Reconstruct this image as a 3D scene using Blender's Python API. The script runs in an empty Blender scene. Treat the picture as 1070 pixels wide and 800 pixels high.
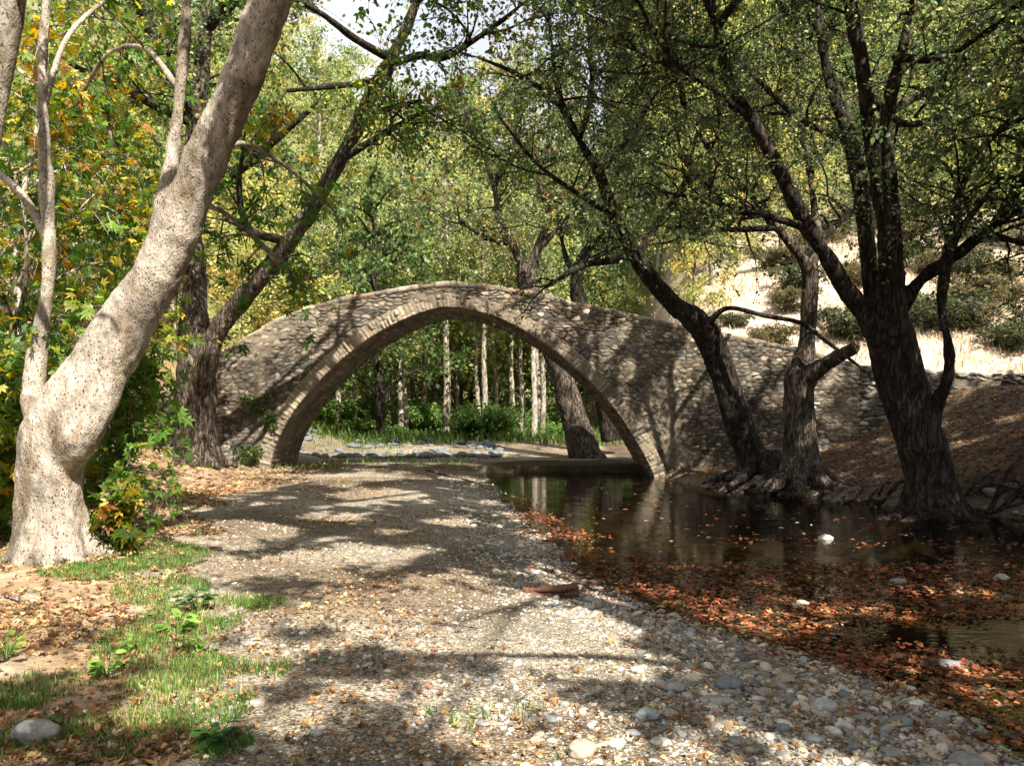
import bpy, math
import numpy as np
from math import radians, pi, sin, cos

# ------------------------------------------------------------------ basics
C = bpy.context.scene.collection
RNG = np.random.default_rng(11)
F = 832.0            # focal length in pixels of the 1070 px wide photograph
CX, HY, EYE = 535.0, 429.0, 1.6
ZW = -0.18           # water level

def P(px, py, Y):
    return np.array([(px - CX) / F * Y, Y, EYE + (HY - py) / F * Y])

def G(px, py, z=0.0):
    Y = (EYE - z) * F / (py - HY)
    return np.array([(px - CX) / F * Y, Y, z])

def norm(v):
    return v / np.maximum(np.linalg.norm(v, axis=-1, keepdims=True), 1e-9)

SUN_EL, SUN_AZ = radians(50), math.atan2(0.47, -0.88)   # azimuth measured from +Y towards +X
SUN = np.array([sin(SUN_AZ) * cos(SUN_EL), cos(SUN_AZ) * cos(SUN_EL), sin(SUN_EL)])

_T = np.random.default_rng(3).random((64, 64, 64)).astype(np.float32)
def vnoise(p):
    p = np.asarray(p, dtype=np.float64)
    i = np.floor(p).astype(np.int64); f = p - i
    f = f * f * (3 - 2 * f)
    a, b = i & 63, (i + 1) & 63
    x0, y0, z0, x1, y1, z1 = a[..., 0], a[..., 1], a[..., 2], b[..., 0], b[..., 1], b[..., 2]
    fx, fy, fz = f[..., 0], f[..., 1], f[..., 2]
    def L(u, v, t): return u + (v - u) * t
    return L(L(L(_T[x0, y0, z0], _T[x1, y0, z0], fx), L(_T[x0, y1, z0], _T[x1, y1, z0], fx), fy),
             L(L(_T[x0, y0, z1], _T[x1, y0, z1], fx), L(_T[x0, y1, z1], _T[x1, y1, z1], fx), fy), fz)

def fbm(p, octv=4, gain=0.5):
    p = np.asarray(p, dtype=np.float64)
    s, a, tot = 0, 1.0, 0
    for k in range(octv):
        s = s + a * vnoise(p * (2.03 ** k) + 17.3 * k); tot += a; a *= gain
    return s / tot - 0.5            # about -0.5..0.5

def ss(t):
    t = np.clip(t, 0, 1); return t * t * (3 - 2 * t)

# ------------------------------------------------------------------ mesh helpers
class MB:
    """collects vertices, quads / triangles, colours and material slots"""
    def __init__(s): s.v, s.c, s.t, s.q, s.tm, s.qm, s.n = [], [], [], [], [], [], 0
    def add(s, V, faces, col=(1, 1, 1), mi=0):
        V = np.asarray(V, dtype=np.float32).reshape(-1, 3); n = len(V)
        col = np.asarray(col, dtype=np.float32)
        if col.ndim == 1: col = np.broadcast_to(col, (n, 3))
        s.v.append(V); s.c.append(col.reshape(-1, 3))
        faces = np.asarray(faces, dtype=np.int64)
        if len(faces):
            if faces.shape[1] == 3: s.t.append(faces + s.n); s.tm.append(np.full(len(faces), mi))
            else: s.q.append(faces + s.n); s.qm.append(np.full(len(faces), mi))
        s.n += n
        return s
    def mesh(s, name, mats, smooth=True):
        V = np.concatenate(s.v); Cc = np.concatenate(s.c)
        t = np.concatenate(s.t) if s.t else np.zeros((0, 3), int)
        q = np.concatenate(s.q) if s.q else np.zeros((0, 4), int)
        me = bpy.data.meshes.new(name)
        me.vertices.add(len(V)); me.vertices.foreach_set('co', V.ravel())
        idx = np.concatenate([t.ravel(), q.ravel()]).astype(np.int32)
        me.loops.add(len(idx)); me.loops.foreach_set('vertex_index', idx)
        ls = np.concatenate([np.arange(len(t)) * 3, len(t) * 3 + np.arange(len(q)) * 4]).astype(np.int32)
        me.polygons.add(len(ls)); me.polygons.foreach_set('loop_start', ls)
        mi = np.concatenate([np.concatenate(s.tm) if s.tm else [], np.concatenate(s.qm) if s.qm else []]).astype(np.int32)
        me.polygons.foreach_set('material_index', mi)
        me.polygons.foreach_set('use_smooth', np.full(len(ls), smooth))
        me.update(calc_edges=True)
        a = me.color_attributes.new('Col', 'FLOAT_COLOR', 'POINT')
        a.data.foreach_set('color', np.concatenate([Cc, np.ones((len(Cc), 1), np.float32)], 1).ravel().astype(np.float32))
        for m in (mats if isinstance(mats, (list, tuple)) else [mats]): me.materials.append(m)
        return me
    def build(s, name, mats, parent=None, smooth=True):
        o = bpy.data.objects.new(name, s.mesh(name, mats, smooth)); C.objects.link(o)
        if parent is not None: o.parent = parent
        return o

def tag(o, label, cat, group=None, kind=None):
    o['label'] = label
    if cat: o['category'] = cat
    if group: o['group'] = group
    if kind: o['kind'] = kind
    return o

def thing(name, label, cat, loc=(0, 0, 0), group=None):
    o = bpy.data.objects.new(name, None); C.objects.link(o)
    o.location = tuple(float(x) for x in loc); o.empty_display_size = 0.3
    return tag(o, label, cat, group)

def rebase(o, loc):
    """parent empties sit at the base: shift a child's mesh so world geometry stays put"""
    o.location = tuple(-float(x) for x in loc)
    return o

def grid_faces(nu, nv, wrap=False):
    i = np.arange(nu - 1)[:, None]; j = np.arange(nv if wrap else nv - 1)[None, :]
    j2 = (j + 1) % nv
    return np.stack([i * nv + j, (i + 1) * nv + j, (i + 1) * nv + j2, i * nv + j2], -1).reshape(-1, 4)

def smooth_path(pts, rad, step):
    pts = np.asarray(pts, float); rad = np.asarray(rad, float)
    p = np.vstack([2 * pts[0] - pts[1], pts, 2 * pts[-1] - pts[-2]])
    out, ro = [], []
    for k in range(len(pts) - 1):
        a, b, c, d = p[k], p[k + 1], p[k + 2], p[k + 3]
        n = max(2, int(np.linalg.norm(c - b) / step))
        t = np.linspace(0, 1, n, endpoint=False)[:, None]
        out.append(0.5 * (2 * b + (c - a) * t + (2 * a - 5 * b + 4 * c - d) * t ** 2 + (3 * b - a - 3 * c + d) * t ** 3))
        ro.append(rad[k] + (rad[k + 1] - rad[k]) * ss(t[:, 0]))
    out.append(pts[-1:]); ro.append(rad[-1:])
    return np.vstack(out), np.concatenate(ro)

def tube(mb, pts, rad, seg=12, col=(1, 1, 1), mi=0, rough=0.0, flare=None):
    pts = np.asarray(pts, float); rad = np.asarray(rad, float); n = len(pts)
    T = norm(np.gradient(pts, axis=0))
    u = np.cross(T[0], [0.3, 1, 0.1]); u = norm(u)
    U = np.zeros_like(pts)
    for k in range(n):
        u = u - T[k] * np.dot(u, T[k]); u = norm(u); U[k] = u
    W = np.cross(T, U)
    a = np.arange(seg) / seg * 2 * pi
    D = U[:, None] * np.cos(a)[None, :, None] + W[:, None] * np.sin(a)[None, :, None]
    R = np.repeat(rad[:, None], seg, 1)
    if rough:
        base = pts[:, None] + D * R[..., None]
        R = R * (1 + rough * 2 * fbm(base * np.array([1, 1, .5]) / max(rad.max(), .05) * .7, 3))
    if flare is not None: R = R * flare(a[None, :], np.linspace(0, 1, n)[:, None])
    V = pts[:, None] + D * R[..., None]
    f = grid_faces(n, seg, True)
    V = V.reshape(-1, 3)
    b = len(V)
    V = np.vstack([V, pts[:1], pts[-1:]])
    j = np.arange(seg); j2 = (j + 1) % seg
    mb.add(V, f, col, mi)
    tri = np.concatenate([np.stack([np.full(seg, b), j, j2], 1), np.stack([np.full(seg, b + 1), (n - 1) * seg + j2, (n - 1) * seg + j], 1)])
    mb.t.append(tri + mb.n - len(V)); mb.tm.append(np.full(len(tri), mi))

# ------------------------------------------------------------------ materials
def newmat(name):
    m = bpy.data.materials.new(name); m.use_nodes = True
    nt = m.node_tree; nt.nodes.clear()
    return m, nt, nt.nodes, nt.links

def N(nt, t, **kw):
    n = nt.nodes.new(t)
    for k, v in kw.items():
        if k in n.inputs: n.inputs[k].default_value = v
        else: setattr(n, k, v)
    return n

def ramp(nt, fac, stops):
    r = nt.nodes.new('ShaderNodeValToRGB'); e = r.color_ramp.elements
    while len(e) < len(stops): e.new(0.5)
    for k, (p, c) in enumerate(stops):
        e[k].position = p; e[k].color = (c, c, c, 1) if not hasattr(c, '__len__') else (*c, 1)
    nt.links.new(fac, r.inputs[0]); return r.outputs[0]

def mul(nt, a, b, fac=1.0, mode='MULTIPLY'):
    m = nt.nodes.new('ShaderNodeMix'); m.data_type = 'RGBA'; m.blend_type = mode
    if hasattr(fac, 'is_linked') or not isinstance(fac, (int, float)): nt.links.new(fac, m.inputs[0])
    else: m.inputs[0].default_value = fac
    for s, k in ((a, 6), (b, 7)):
        if isinstance(s, tuple): m.inputs[k].default_value = (*s, 1)
        else: nt.links.new(s, m.inputs[k])
    return m.outputs[2]

def leaf_material(name, trans=0.42, rough=0.45, gloss=0.35):
    m, nt, n, l = newmat(name)
    a = N(nt, 'ShaderNodeAttribute', attribute_name='Col')
    b = N(nt, 'ShaderNodeBsdfPrincipled', Roughness=rough); b.inputs['Specular IOR Level'].default_value = gloss
    l.new(a.outputs['Color'], b.inputs['Base Color'])
    hs = N(nt, 'ShaderNodeHueSaturation', Saturation=1.15, Value=1.7); l.new(a.outputs['Color'], hs.inputs['Color'])
    t = N(nt, 'ShaderNodeBsdfTranslucent'); l.new(hs.outputs[0], t.inputs['Color'])
    mx = N(nt, 'ShaderNodeMixShader'); mx.inputs[0].default_value = trans
    l.new(b.outputs[0], mx.inputs[1]); l.new(t.outputs[0], mx.inputs[2])
    o = N(nt, 'ShaderNodeOutputMaterial'); l.new(mx.outputs[0], o.inputs[0])
    return m

def bark_material(name, c1, c2, c3, scale, stretch, bump, speck=None):
    m, nt, n, l = newmat(name)
    tc = N(nt, 'ShaderNodeTexCoord'); mp = N(nt, 'ShaderNodeMapping'); mp.inputs['Scale'].default_value = (1, 1, stretch)
    l.new(tc.outputs['Object'], mp.inputs[0])
    n1 = N(nt, 'ShaderNodeTexNoise', Scale=scale, Detail=8.0, Roughness=0.65); l.new(mp.outputs[0], n1.inputs['Vector'])
    n2 = N(nt, 'ShaderNodeTexNoise', Scale=scale * .16, Detail=5.0); l.new(tc.outputs['Object'], n2.inputs['Vector'])
    c = ramp(nt, n1.outputs[0], [(0.32, c1), (0.5, c2), (0.68, c3)])
    p = ramp(nt, n2.outputs[0], [(0.35, 0.6), (0.62, 1.12)])
    c = mul(nt, c, p)
    h = n1.outputs[0]
    if not speck:
        mf = N(nt, 'ShaderNodeMapping'); mf.inputs['Scale'].default_value = (1, 1, stretch * .6); l.new(tc.outputs['Object'], mf.inputs[0])
        nf = N(nt, 'ShaderNodeTexNoise', Scale=scale * 1.1, Detail=3.0, Roughness=.55, Distortion=.6); l.new(mf.outputs[0], nf.inputs['Vector'])
        sb = N(nt, 'ShaderNodeMath', operation='SUBTRACT'); sb.inputs[1].default_value = .5; l.new(nf.outputs[0], sb.inputs[0])
        ab = N(nt, 'ShaderNodeMath', operation='ABSOLUTE'); l.new(sb.outputs[0], ab.inputs[0])
        fis = ramp(nt, ab.outputs[0], [(0.0, 0.0), (0.075, 1.0)])
        c = mul(nt, c, ramp(nt, ab.outputs[0], [(0.0, .30), (0.07, 1.12)]))
        hf = N(nt, 'ShaderNodeMath', operation='MULTIPLY_ADD'); hf.inputs[1].default_value = 1.3; l.new(fis, hf.inputs[0]); l.new(h, hf.inputs[2]); h = hf.outputs[0]
    if speck:
        np_ = N(nt, 'ShaderNodeTexNoise', Scale=2.6, Detail=5.0, Roughness=.62, Distortion=.8); l.new(mp.outputs[0], np_.inputs['Vector'])
        c = mul(nt, c, (.62, .56, .44), ramp(nt, np_.outputs[0], [(.50, 0.0), (.56, .75)]), 'MULTIPLY')
        c = mul(nt, c, (1.16, 1.13, 1.06), ramp(nt, np_.outputs[0], [(.36, 1.0), (.43, 0.0)]), 'MULTIPLY')
        v = N(nt, 'ShaderNodeTexVoronoi', Scale=speck); mp2 = N(nt, 'ShaderNodeMapping'); mp2.inputs['Scale'].default_value = (1, 1, .55)
        l.new(tc.outputs['Object'], mp2.inputs[0])
        wv = N(nt, 'ShaderNodeTexNoise', Scale=speck * .6, Detail=3.0); l.new(mp2.outputs[0], wv.inputs['Vector'])
        av = N(nt, 'ShaderNodeVectorMath', operation='ADD'); sc = N(nt, 'ShaderNodeVectorMath', operation='SCALE'); sc.inputs[3].default_value = .05
        l.new(wv.outputs[1], sc.inputs[0]); l.new(sc.outputs[0], av.inputs[0]); l.new(mp2.outputs[0], av.inputs[1]); l.new(av.outputs[0], v.inputs['Vector'])
        gate = N(nt, 'ShaderNodeTexNoise', Scale=speck * .22, Detail=3.0); l.new(tc.outputs['Object'], gate.inputs['Vector'])
        s1 = ramp(nt, v.outputs[0], [(0.14, 0.0), (0.30, 1.0)])
        g = ramp(nt, gate.outputs[0], [(0.32, 1.0), (0.52, 0.08)])
        s2 = mul(nt, s1, g, 1.0, 'LIGHTEN')
        dk = mul(nt, (0.13, 0.105, 0.09), (1.0, 1.0, 1.0), s2, 'MIX')
        c = mul(nt, c, dk)
        vs = N(nt, 'ShaderNodeTexVoronoi', Scale=speck * 1.7); l.new(av.outputs[0], vs.inputs['Vector']); sh = N(nt, 'ShaderNodeMath', operation='MULTIPLY_ADD'); sh.inputs[1].default_value = -.35; l.new(vs.outputs[0], sh.inputs[0]); l.new(h, sh.inputs[2]); h = sh.outputs[0]
        c = mul(nt, c, ramp(nt, vs.outputs[0], [(.25, 1.04), (.65, .80)]))
        hm = N(nt, 'ShaderNodeMath', operation='MULTIPLY_ADD'); hm.inputs[1].default_value = .6
        l.new(s2, hm.inputs[0]); l.new(h, hm.inputs[2]); h = hm.outputs[0]
    bp = N(nt, 'ShaderNodeBump', Strength=bump, Distance=0.03); l.new(h, bp.inputs['Height'])
    b = N(nt, 'ShaderNodeBsdfPrincipled', Roughness=0.92); b.inputs['Specular IOR Level'].default_value = 0.2
    l.new(c, b.inputs['Base Color']); l.new(bp.outputs[0], b.inputs['Normal'])
    o = N(nt, 'ShaderNodeOutputMaterial'); l.new(b.outputs[0], o.inputs[0])
    return m

def stone_material(name, bump=0.5, scale=28.0, rough=0.9, dirt=0.45, spec=0.25):
    m, nt, n, l = newmat(name)
    a = N(nt, 'ShaderNodeAttribute', attribute_name='Col')
    tc = N(nt, 'ShaderNodeTexCoord')
    n1 = N(nt, 'ShaderNodeTexNoise', Scale=scale, Detail=6.0, Roughness=.7); l.new(tc.outputs['Object'], n1.inputs['Vector'])
    n2 = N(nt, 'ShaderNodeTexNoise', Scale=scale * .05, Detail=5.0, Roughness=.6); l.new(tc.outputs['Object'], n2.inputs['Vector'])
    c = mul(nt, a.outputs['Color'], ramp(nt, n1.outputs[0], [(0.3, 0.62), (0.7, 1.25)]))
    c = mul(nt, c, ramp(nt, n2.outputs[0], [(0.34, 1 - dirt), (0.6, 1.1)]))
    bp = N(nt, 'ShaderNodeBump', Strength=bump, Distance=0.02); l.new(n1.outputs[0], bp.inputs['Height'])
    b = N(nt, 'ShaderNodeBsdfPrincipled', Roughness=rough); b.inputs['Specular IOR Level'].default_value = spec
    l.new(c, b.inputs['Base Color']); l.new(bp.outputs[0], b.inputs['Normal'])
    o = N(nt, 'ShaderNodeOutputMaterial'); l.new(b.outputs[0], o.inputs[0])
    return m

def ground_material():
    m, nt, n, l = newmat('ground_mix')
    a = N(nt, 'ShaderNodeAttribute', attribute_name='Col')
    z = N(nt, 'ShaderNodeAttribute', attribute_name='Zone')      # r = gravel amount
    tc = N(nt, 'ShaderNodeTexCoord')
    n1 = N(nt, 'ShaderNodeTexNoise', Scale=9.0, Detail=9.0, Roughness=.72); l.new(tc.outputs['Object'], n1.inputs['Vector'])
    n2 = N(nt, 'ShaderNodeTexNoise', Scale=.9, Detail=5.0, Roughness=.6); l.new(tc.outputs['Object'], n2.inputs['Vector'])
    v = N(nt, 'ShaderNodeTexVoronoi', Scale=26.0); l.new(tc.outputs['Object'], v.inputs['Vector'])
    v2 = N(nt, 'ShaderNodeTexVoronoi', Scale=60.0); l.new(tc.outputs['Object'], v2.inputs['Vector'])
    c = mul(nt, a.outputs['Color'], ramp(nt, n1.outputs[0], [(0.3, 0.45), (0.5, .95), (0.7, 1.5)]))
    c = mul(nt, c, ramp(nt, n2.outputs[0], [(0.35, .72), (0.65, 1.15)]))
    sx = N(nt, 'ShaderNodeSeparateColor'); l.new(v2.outputs['Color'], sx.inputs[0])
    peb = mul(nt, c, ramp(nt, sx.outputs[0], [(0.0, .5), (0.5, .95), (1.0, 1.5)]))
    peb = mul(nt, peb, ramp(nt, v2.outputs['Distance'], [(0.3, 1.0), (0.75, .45)]))
    szn = N(nt, 'ShaderNodeSeparateColor'); l.new(z.outputs['Color'], szn.inputs[0])
    c = mul(nt, c, peb, szn.outputs[0], 'MIX')
    inv = N(nt, 'ShaderNodeMath', operation='SUBTRACT'); inv.inputs[0].default_value = 1.0; l.new(v2.outputs['Distance'], inv.inputs[1])
    hh = N(nt, 'ShaderNodeMath', operation='MULTIPLY'); l.new(inv.outputs[0], hh.inputs[0]); l.new(szn.outputs[0], hh.inputs[1])
    h2 = N(nt, 'ShaderNodeMath', operation='ADD'); l.new(hh.outputs[0], h2.inputs[0]); l.new(n1.outputs[0], h2.inputs[1])
    bp = N(nt, 'ShaderNodeBump', Strength=.7, Distance=0.02); l.new(h2.outputs[0], bp.inputs['Height'])
    b = N(nt, 'ShaderNodeBsdfPrincipled', Roughness=0.95); b.inputs['Specular IOR Level'].default_value = 0.15
    l.new(c, b.inputs['Base Color']); l.new(bp.outputs[0], b.inputs['Normal'])
    o = N(nt, 'ShaderNodeOutputMaterial'); l.new(b.outputs[0], o.inputs[0])
    return m

def water_material():
    m, nt, n, l = newmat('stream_water')
    tc = N(nt, 'ShaderNodeTexCoord'); mp = N(nt, 'ShaderNodeMapping'); mp.inputs['Scale'].default_value = (1, 2.2, 1)
    l.new(tc.outputs['Object'], mp.inputs[0])
    n1 = N(nt, 'ShaderNodeTexNoise', Scale=7.0, Detail=3.0); l.new(mp.outputs[0], n1.inputs['Vector'])
    n2 = N(nt, 'ShaderNodeTexNoise', Scale=.7, Detail=2.0); l.new(mp.outputs[0], n2.inputs['Vector'])
    g = ramp(nt, n2.outputs[0], [(0.35, 0.15), (0.7, 1.0)])
    hm = N(nt, 'ShaderNodeMath', operation='MULTIPLY'); l.new(n1.outputs[0], hm.inputs[0]); l.new(g, hm.inputs[1])
    bp = N(nt, 'ShaderNodeBump', Strength=.16, Distance=0.03); l.new(hm.outputs[0], bp.inputs['Height'])
    gl = N(nt, 'ShaderNodeBsdfGlossy', Roughness=0.02); l.new(bp.outputs[0], gl.inputs['Normal'])
    gl.inputs['Color'].default_value = (.9, .9, .88, 1)
    tr = N(nt, 'ShaderNodeBsdfTransparent'); tr.inputs['Color'].default_value = (.44, .39, .26, 1)
    fr = N(nt, 'ShaderNodeFresnel', IOR=1.33); l.new(bp.outputs[0], fr.inputs['Normal'])
    mx = N(nt, 'ShaderNodeMixShader'); l.new(fr.outputs[0], mx.inputs[0]); l.new(tr.outputs[0], mx.inputs[1]); l.new(gl.outputs[0], mx.inputs[2])
    o = N(nt, 'ShaderNodeOutputMaterial'); l.new(mx.outputs[0], o.inputs[0])
    return m

M_LEAF = leaf_material('tree_leaf', .48)
M_GRASS = leaf_material('grass_blade', .35, .6, .2)
M_DEAD = leaf_material('fallen_leaf', .15, .7, .25)
M_PLANE = bark_material('plane_tree_bark', (.20, .168, .135), (.355, .31, .26), (.48, .43, .37), 13.0, .6, .65, 38.0)
M_PALE = bark_material('pale_bark', (.20, .17, .13), (.42, .37, .30), (.56, .51, .44), 9.0, .4, .4)
M_DARK = bark_material('dark_furrowed_bark', (.012, .010, .008), (.038, .029, .023), (.085, .067, .054), 13.0, .3, 1.0)
M_BROWN = bark_material('brown_bark', (.07, .055, .042), (.21, .165, .125), (.36, .30, .24), 11.0, .35, .9)
M_GREY = bark_material('grey_bark', (.12, .10, .08), (.27, .235, .19), (.40, .36, .30), 9.0, .4, .5)
M_MID = bark_material('mid_brown_bark', (.03, .024, .019), (.10, .078, .06), (.22, .18, .145), 12.0, .3, 1.0)
M_STONE = stone_material('masonry_stone', .6, 22.0)
M_ROCK = stone_material('river_stone', .35, 30.0, .8, .25, .3)
M_GROUND = ground_material()
M_WATER = water_material()

# ------------------------------------------------------------------ terrain
XL = np.array([[-12, 3.4], [0, 3.1], [4.47, 2.55], [5.5, 2.3], [5.9, 2.1], [7, 1.4], [8.66, .85], [12.4, .35], [16.3, -.15], [20, -.5], [24.3, -.7], [25.6, .4], [26.6, 2.0]])
XR = np.array([[-12, 16], [0, 15], [10, 13], [12, 10.4], [13, 8.5], [14, 7.3], [15, 6.9], [16.3, 6.2], [17.8, 4.9], [20, 4.0], [24.5, 4.1], [25.6, 4.6], [26.6, 3.2]])
def river(x, y):
    w = .25 * fbm(np.stack([x * .8, y * .8, 0 * x], -1), 3)
    xl = np.interp(y, XL[:, 0], XL[:, 1]) + w * 2; xr = np.interp(y, XR[:, 0], XR[:, 1]) + w
    d = np.minimum(x - xl, xr - x)
    d = np.where(y > 25.2, np.minimum(d, (26.1 + 2.0 * fbm(np.stack([x * .6, 0 * y, 0 * x + 2], -1), 3) - y) * .9), d)
    return d, x - xl, x - xr

def bank_edge(y): return np.interp(y, [2.5, 4.9, 7.8, 11, 20], [-1.3, -1.9, -3.3, -4.7, -5.6])
def height(x, y):
    x = np.asarray(x, float); y = np.asarray(y, float)
    d, dl, dr = river(x, y)
    xy = np.stack([x, y, 0 * x], -1)
    left = x < .5 * (np.interp(y, XL[:, 0], XL[:, 1]) + np.interp(y, XR[:, 0], XR[:, 1]))
    left = left | (y > 24.6)
    out = np.maximum(-d, 0)
    zl = ZW + .18 * ss(out / 1.8) + .03 * fbm(xy * .9, 3)
    zl = zl + .16 * ss((-x - 2.6) / 1.6) * ss((17 - y) / 4) + .22 * np.maximum(-x - 6.5, 0) * ss((y - 3) / 4)
    rb = np.maximum(x - 7.4, 0) * .44
    rb = np.minimum(rb, 2.05 + .12 * np.maximum(x - 12.5, 0))
    zr = ZW + (.26 + .22 * fbm(xy * 1.1 + 3, 3)) * ss(out / .45) + rb * ss(out / 1.2) + .12 * fbm(xy * 1.3, 4) + .10 * fbm(xy * 5, 3) * ss(out / .3) * ss((2 - out) / 1)
    z = np.where(left, zl, zr)
    zbed = ZW - .035 - np.minimum(.11 * np.maximum(d, 0) * (1 + .9 * ss((y - 9) / 4)), .55) + .05 * fbm(xy * 1.7, 3)
    k = ss(d / .25 + .5)
    z = z * (1 - k) + np.minimum(zbed, z) * k
    # beyond the bridge
    bk = ss((y - 23.2) / 1.6)
    road = 2.3 * ss((x - 5.4) / 2.6)
    hill = .50 * np.maximum(y - 27.5 + .06 * (x - 12), 0) * ss((x - 3.5 - .10 * (y - 27)) / 5)
    hill = hill + 1.2 * fbm(xy * .22, 4) * ss((y - 28) / 6) * ss((x - 4) / 5)
    zb = np.maximum(z, road * bk) + np.minimum(hill, 30)
    flat = .35 * ss((y - 27) / 6) + .25 * fbm(xy * .35, 3) * ss((y - 28) / 4)
    lefth = .42 * np.maximum(-x - 8.5 - .1 * np.maximum(y - 24, 0), 0) * ss((y - 17) / 8)
    zb = zb + flat * ss((y - 26.8) / 2) + np.minimum(lefth, 14)
    far = .50 * np.maximum(y - 50, 0) * (1 - .6 * ss((x - 10) / 20)) + 3 * fbm(xy * .06, 3) * ss((y - 48) / 12)
    return np.where(y > 23, zb, z + (zb - z) * bk) + np.minimum(far, 48)

def axis(fine0, fine1, step, lo, hi, grow=1.12):
    a = list(np.arange(fine0, fine1, step)); s = step
    while a[-1] < hi: s *= grow; a.append(a[-1] + s)
    s = step; b = []
    c = fine0
    while c > lo: s *= grow; c -= s; b.append(c)
    return np.array(b[::-1] + a)

def build_ground():
    xs = axis(-7.5, 12, .06, -95, 95); ys = axis(2.5, 27, .07, -40, 150)
    X, Y = np.meshgrid(xs, ys, indexing='ij'); Z = height(X, Y)
    near = ss((14 - Y) / 8)
    xy = np.stack([X, Y, 0 * X], -1)
    Z = Z + .012 * fbm(xy * 9, 3)
    d, dl, dr = river(X, Y)
    n = fbm(xy * .7, 4); n2 = fbm(xy * 2.3 + 9, 4)
    col = np.zeros(X.shape + (3,))
    gravel = np.array([.355, .305, .235]); litter = np.array([.27, .19, .115]); soil = np.array([.17, .125, .08]); moss = np.array([.15, .16, .07])
    straw = np.array([.41, .34, .265]); bed = np.array([.06, .048, .026]); sand = np.array([.30, .235, .14]); bank = np.array([.075, .055, .04]); wet = np.array([.17, .14, .11])
    col[:] = gravel
    def mix(c, w): col[:] = col * (1 - w[..., None]) + c * w[..., None]
    g = np.ones(X.shape)
    mix(np.array([.20, .145, .09]), ss(fbm(xy * .55 + 21, 4) * 5 + .1 + .35 * ss((Y - 8) / 8)) * .7)
    wl = ss((bank_edge(Y) - X + n * 2.0) / .9 + .3) * ss((23 - Y) / 3)
    mix(litter, wl); mix(moss, ss(n2 * 4 - .2) * wl * .8); mix(straw * .9, ss(-n2 * 4 - .3) * wl * .7); g *= 1 - .85 * wl
    wr = ss(dr / .5) * (X > 3); mix(bank, wr); mix(np.array([.15, .10, .062]), wr * ss(n2 * 4 + .1) * .8 * ss(dr - .4)); g *= 1 - wr
    mix(wet, ss((.55 + d) / .5) * (dl < 1) * .75)
    mix(bed, ss(d / .2) * 1.0); mix(sand, ss(d / .3) * ss((X - 3.1 - .3 * (Y - 5) * 0 + n * 1.2) / .8) * ss((9.4 - Y + n) / 1.0))
    g *= 1 - .6 * ss(d / .2)
    b = ss((Y - 23) / 2) * ss((X - 4) / 2); mix(straw, b); g *= 1 - b
    mix(straw * np.array([.75, .62, .55]), b * ss(n2 * 4) * .7); mix(np.array([.30, .27, .22]), b * ss(n * 5 - .6) * .8)
    f = ss((Y - 31) / 3) * (1 - ss((X - 4 - .1 * (Y - 30)) / 3)); mix(np.array([.11, .12, .05]), f); g *= 1 - f
    lf = ss((-X - 8.5) / 2) * ss((Y - 14) / 6); mix(np.array([.22, .15, .08]), lf); g *= 1 - lf
    fr = ss((Y - 44 + n * 8) / 8); mix(np.array([.15, .15, .06]), fr); g *= 1 - fr
    mb = MB(); mb.add(np.stack([X, Y, Z], -1), grid_faces(len(xs), len(ys)), col.reshape(-1, 3))
    o = mb.build('ground', M_GROUND)
    a = o.data.color_attributes.new('Zone', 'FLOAT_COLOR', 'POINT')
    a.data.foreach_set('color', np.stack([g, 0 * g, 0 * g, 0 * g + 1], -1).astype(np.float32).ravel())
    o['kind'] = 'structure'; o['label'] = 'gravel river bar between leafy banks'
    return o

def build_water():
    xs = np.arange(-2.5, 20, .25); ys = np.arange(-14, 27.2, .25)
    X, Y = np.meshgrid(xs, ys, indexing='ij')
    mb = MB(); mb.add(np.stack([X, Y, 0 * X + ZW], -1), grid_faces(len(xs), len(ys)), (1, 1, 1))
    o = mb.build('stream_water', M_WATER); o['kind'] = 'structure'; o['label'] = 'dark still stream with floating leaves'

build_ground(); build_water()

# ------------------------------------------------------------------ gaps cut into the crowns so the sun reaches chosen patches
SUN_GROUND = [  # px, py, half width px, half height px
    (545, 650, 165, 36), (455, 630, 70, 20), (655, 690, 80, 26), (240, 514, 52, 9), (185, 546, 30, 8), (275, 556, 60, 7), (395, 517, 55, 8),
    (365, 499, 60, 4), (290, 592, 66, 9), (440, 575, 40, 5), (245, 690, 55, 26), (370, 722, 60, 15), (55, 625, 60, 16), (130, 640, 40, 14), (470, 545, 36, 4),
    (690, 790, 110, 14), (860, 792, 90, 16), (320, 640, 50, 9), (800, 632, 100, 14), (690, 604, 70, 12), (1000, 603, 80, 7), (1040, 690, 55, 50),
    (200, 640, 36, 30), (115, 690, 40, 22), (60, 560, 80, 24), (640, 560, 50, 7), (380, 620, 35, 6), (480, 760, 40, 8), (400, 475, 90, 8), (900, 620, 60, 8), (160, 745, 50, 12), (30, 700, 40, 10)]
SUN_WALL = [    # on the bridge face
    (272, 470, 20, 30), (290, 425, 20, 22), (318, 392, 20, 18), (352, 366, 22, 14), (395, 338, 34, 12), (440, 313, 40, 10), (300, 345, 32, 12), (262, 400, 18, 26), (245, 460, 14, 26),
    (515, 312, 36, 10), (585, 330, 26, 12), (590, 362, 16, 14), (640, 420, 10, 14), (672, 445, 10, 12), (620, 350, 30, 8), (335, 325, 30, 8)]
SUN_TRUNK = [   # on the near leaning trunk
    (60, 550, 75, 50), (65, 470, 70, 60), (100, 400, 70, 50), (150, 320, 60, 50), (185, 250, 46, 40), (45, 330, 26, 70), (48, 200, 24, 60), (185, 60, 22, 60), (170, 190, 24, 40), (120, 470, 50, 60)]
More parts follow.
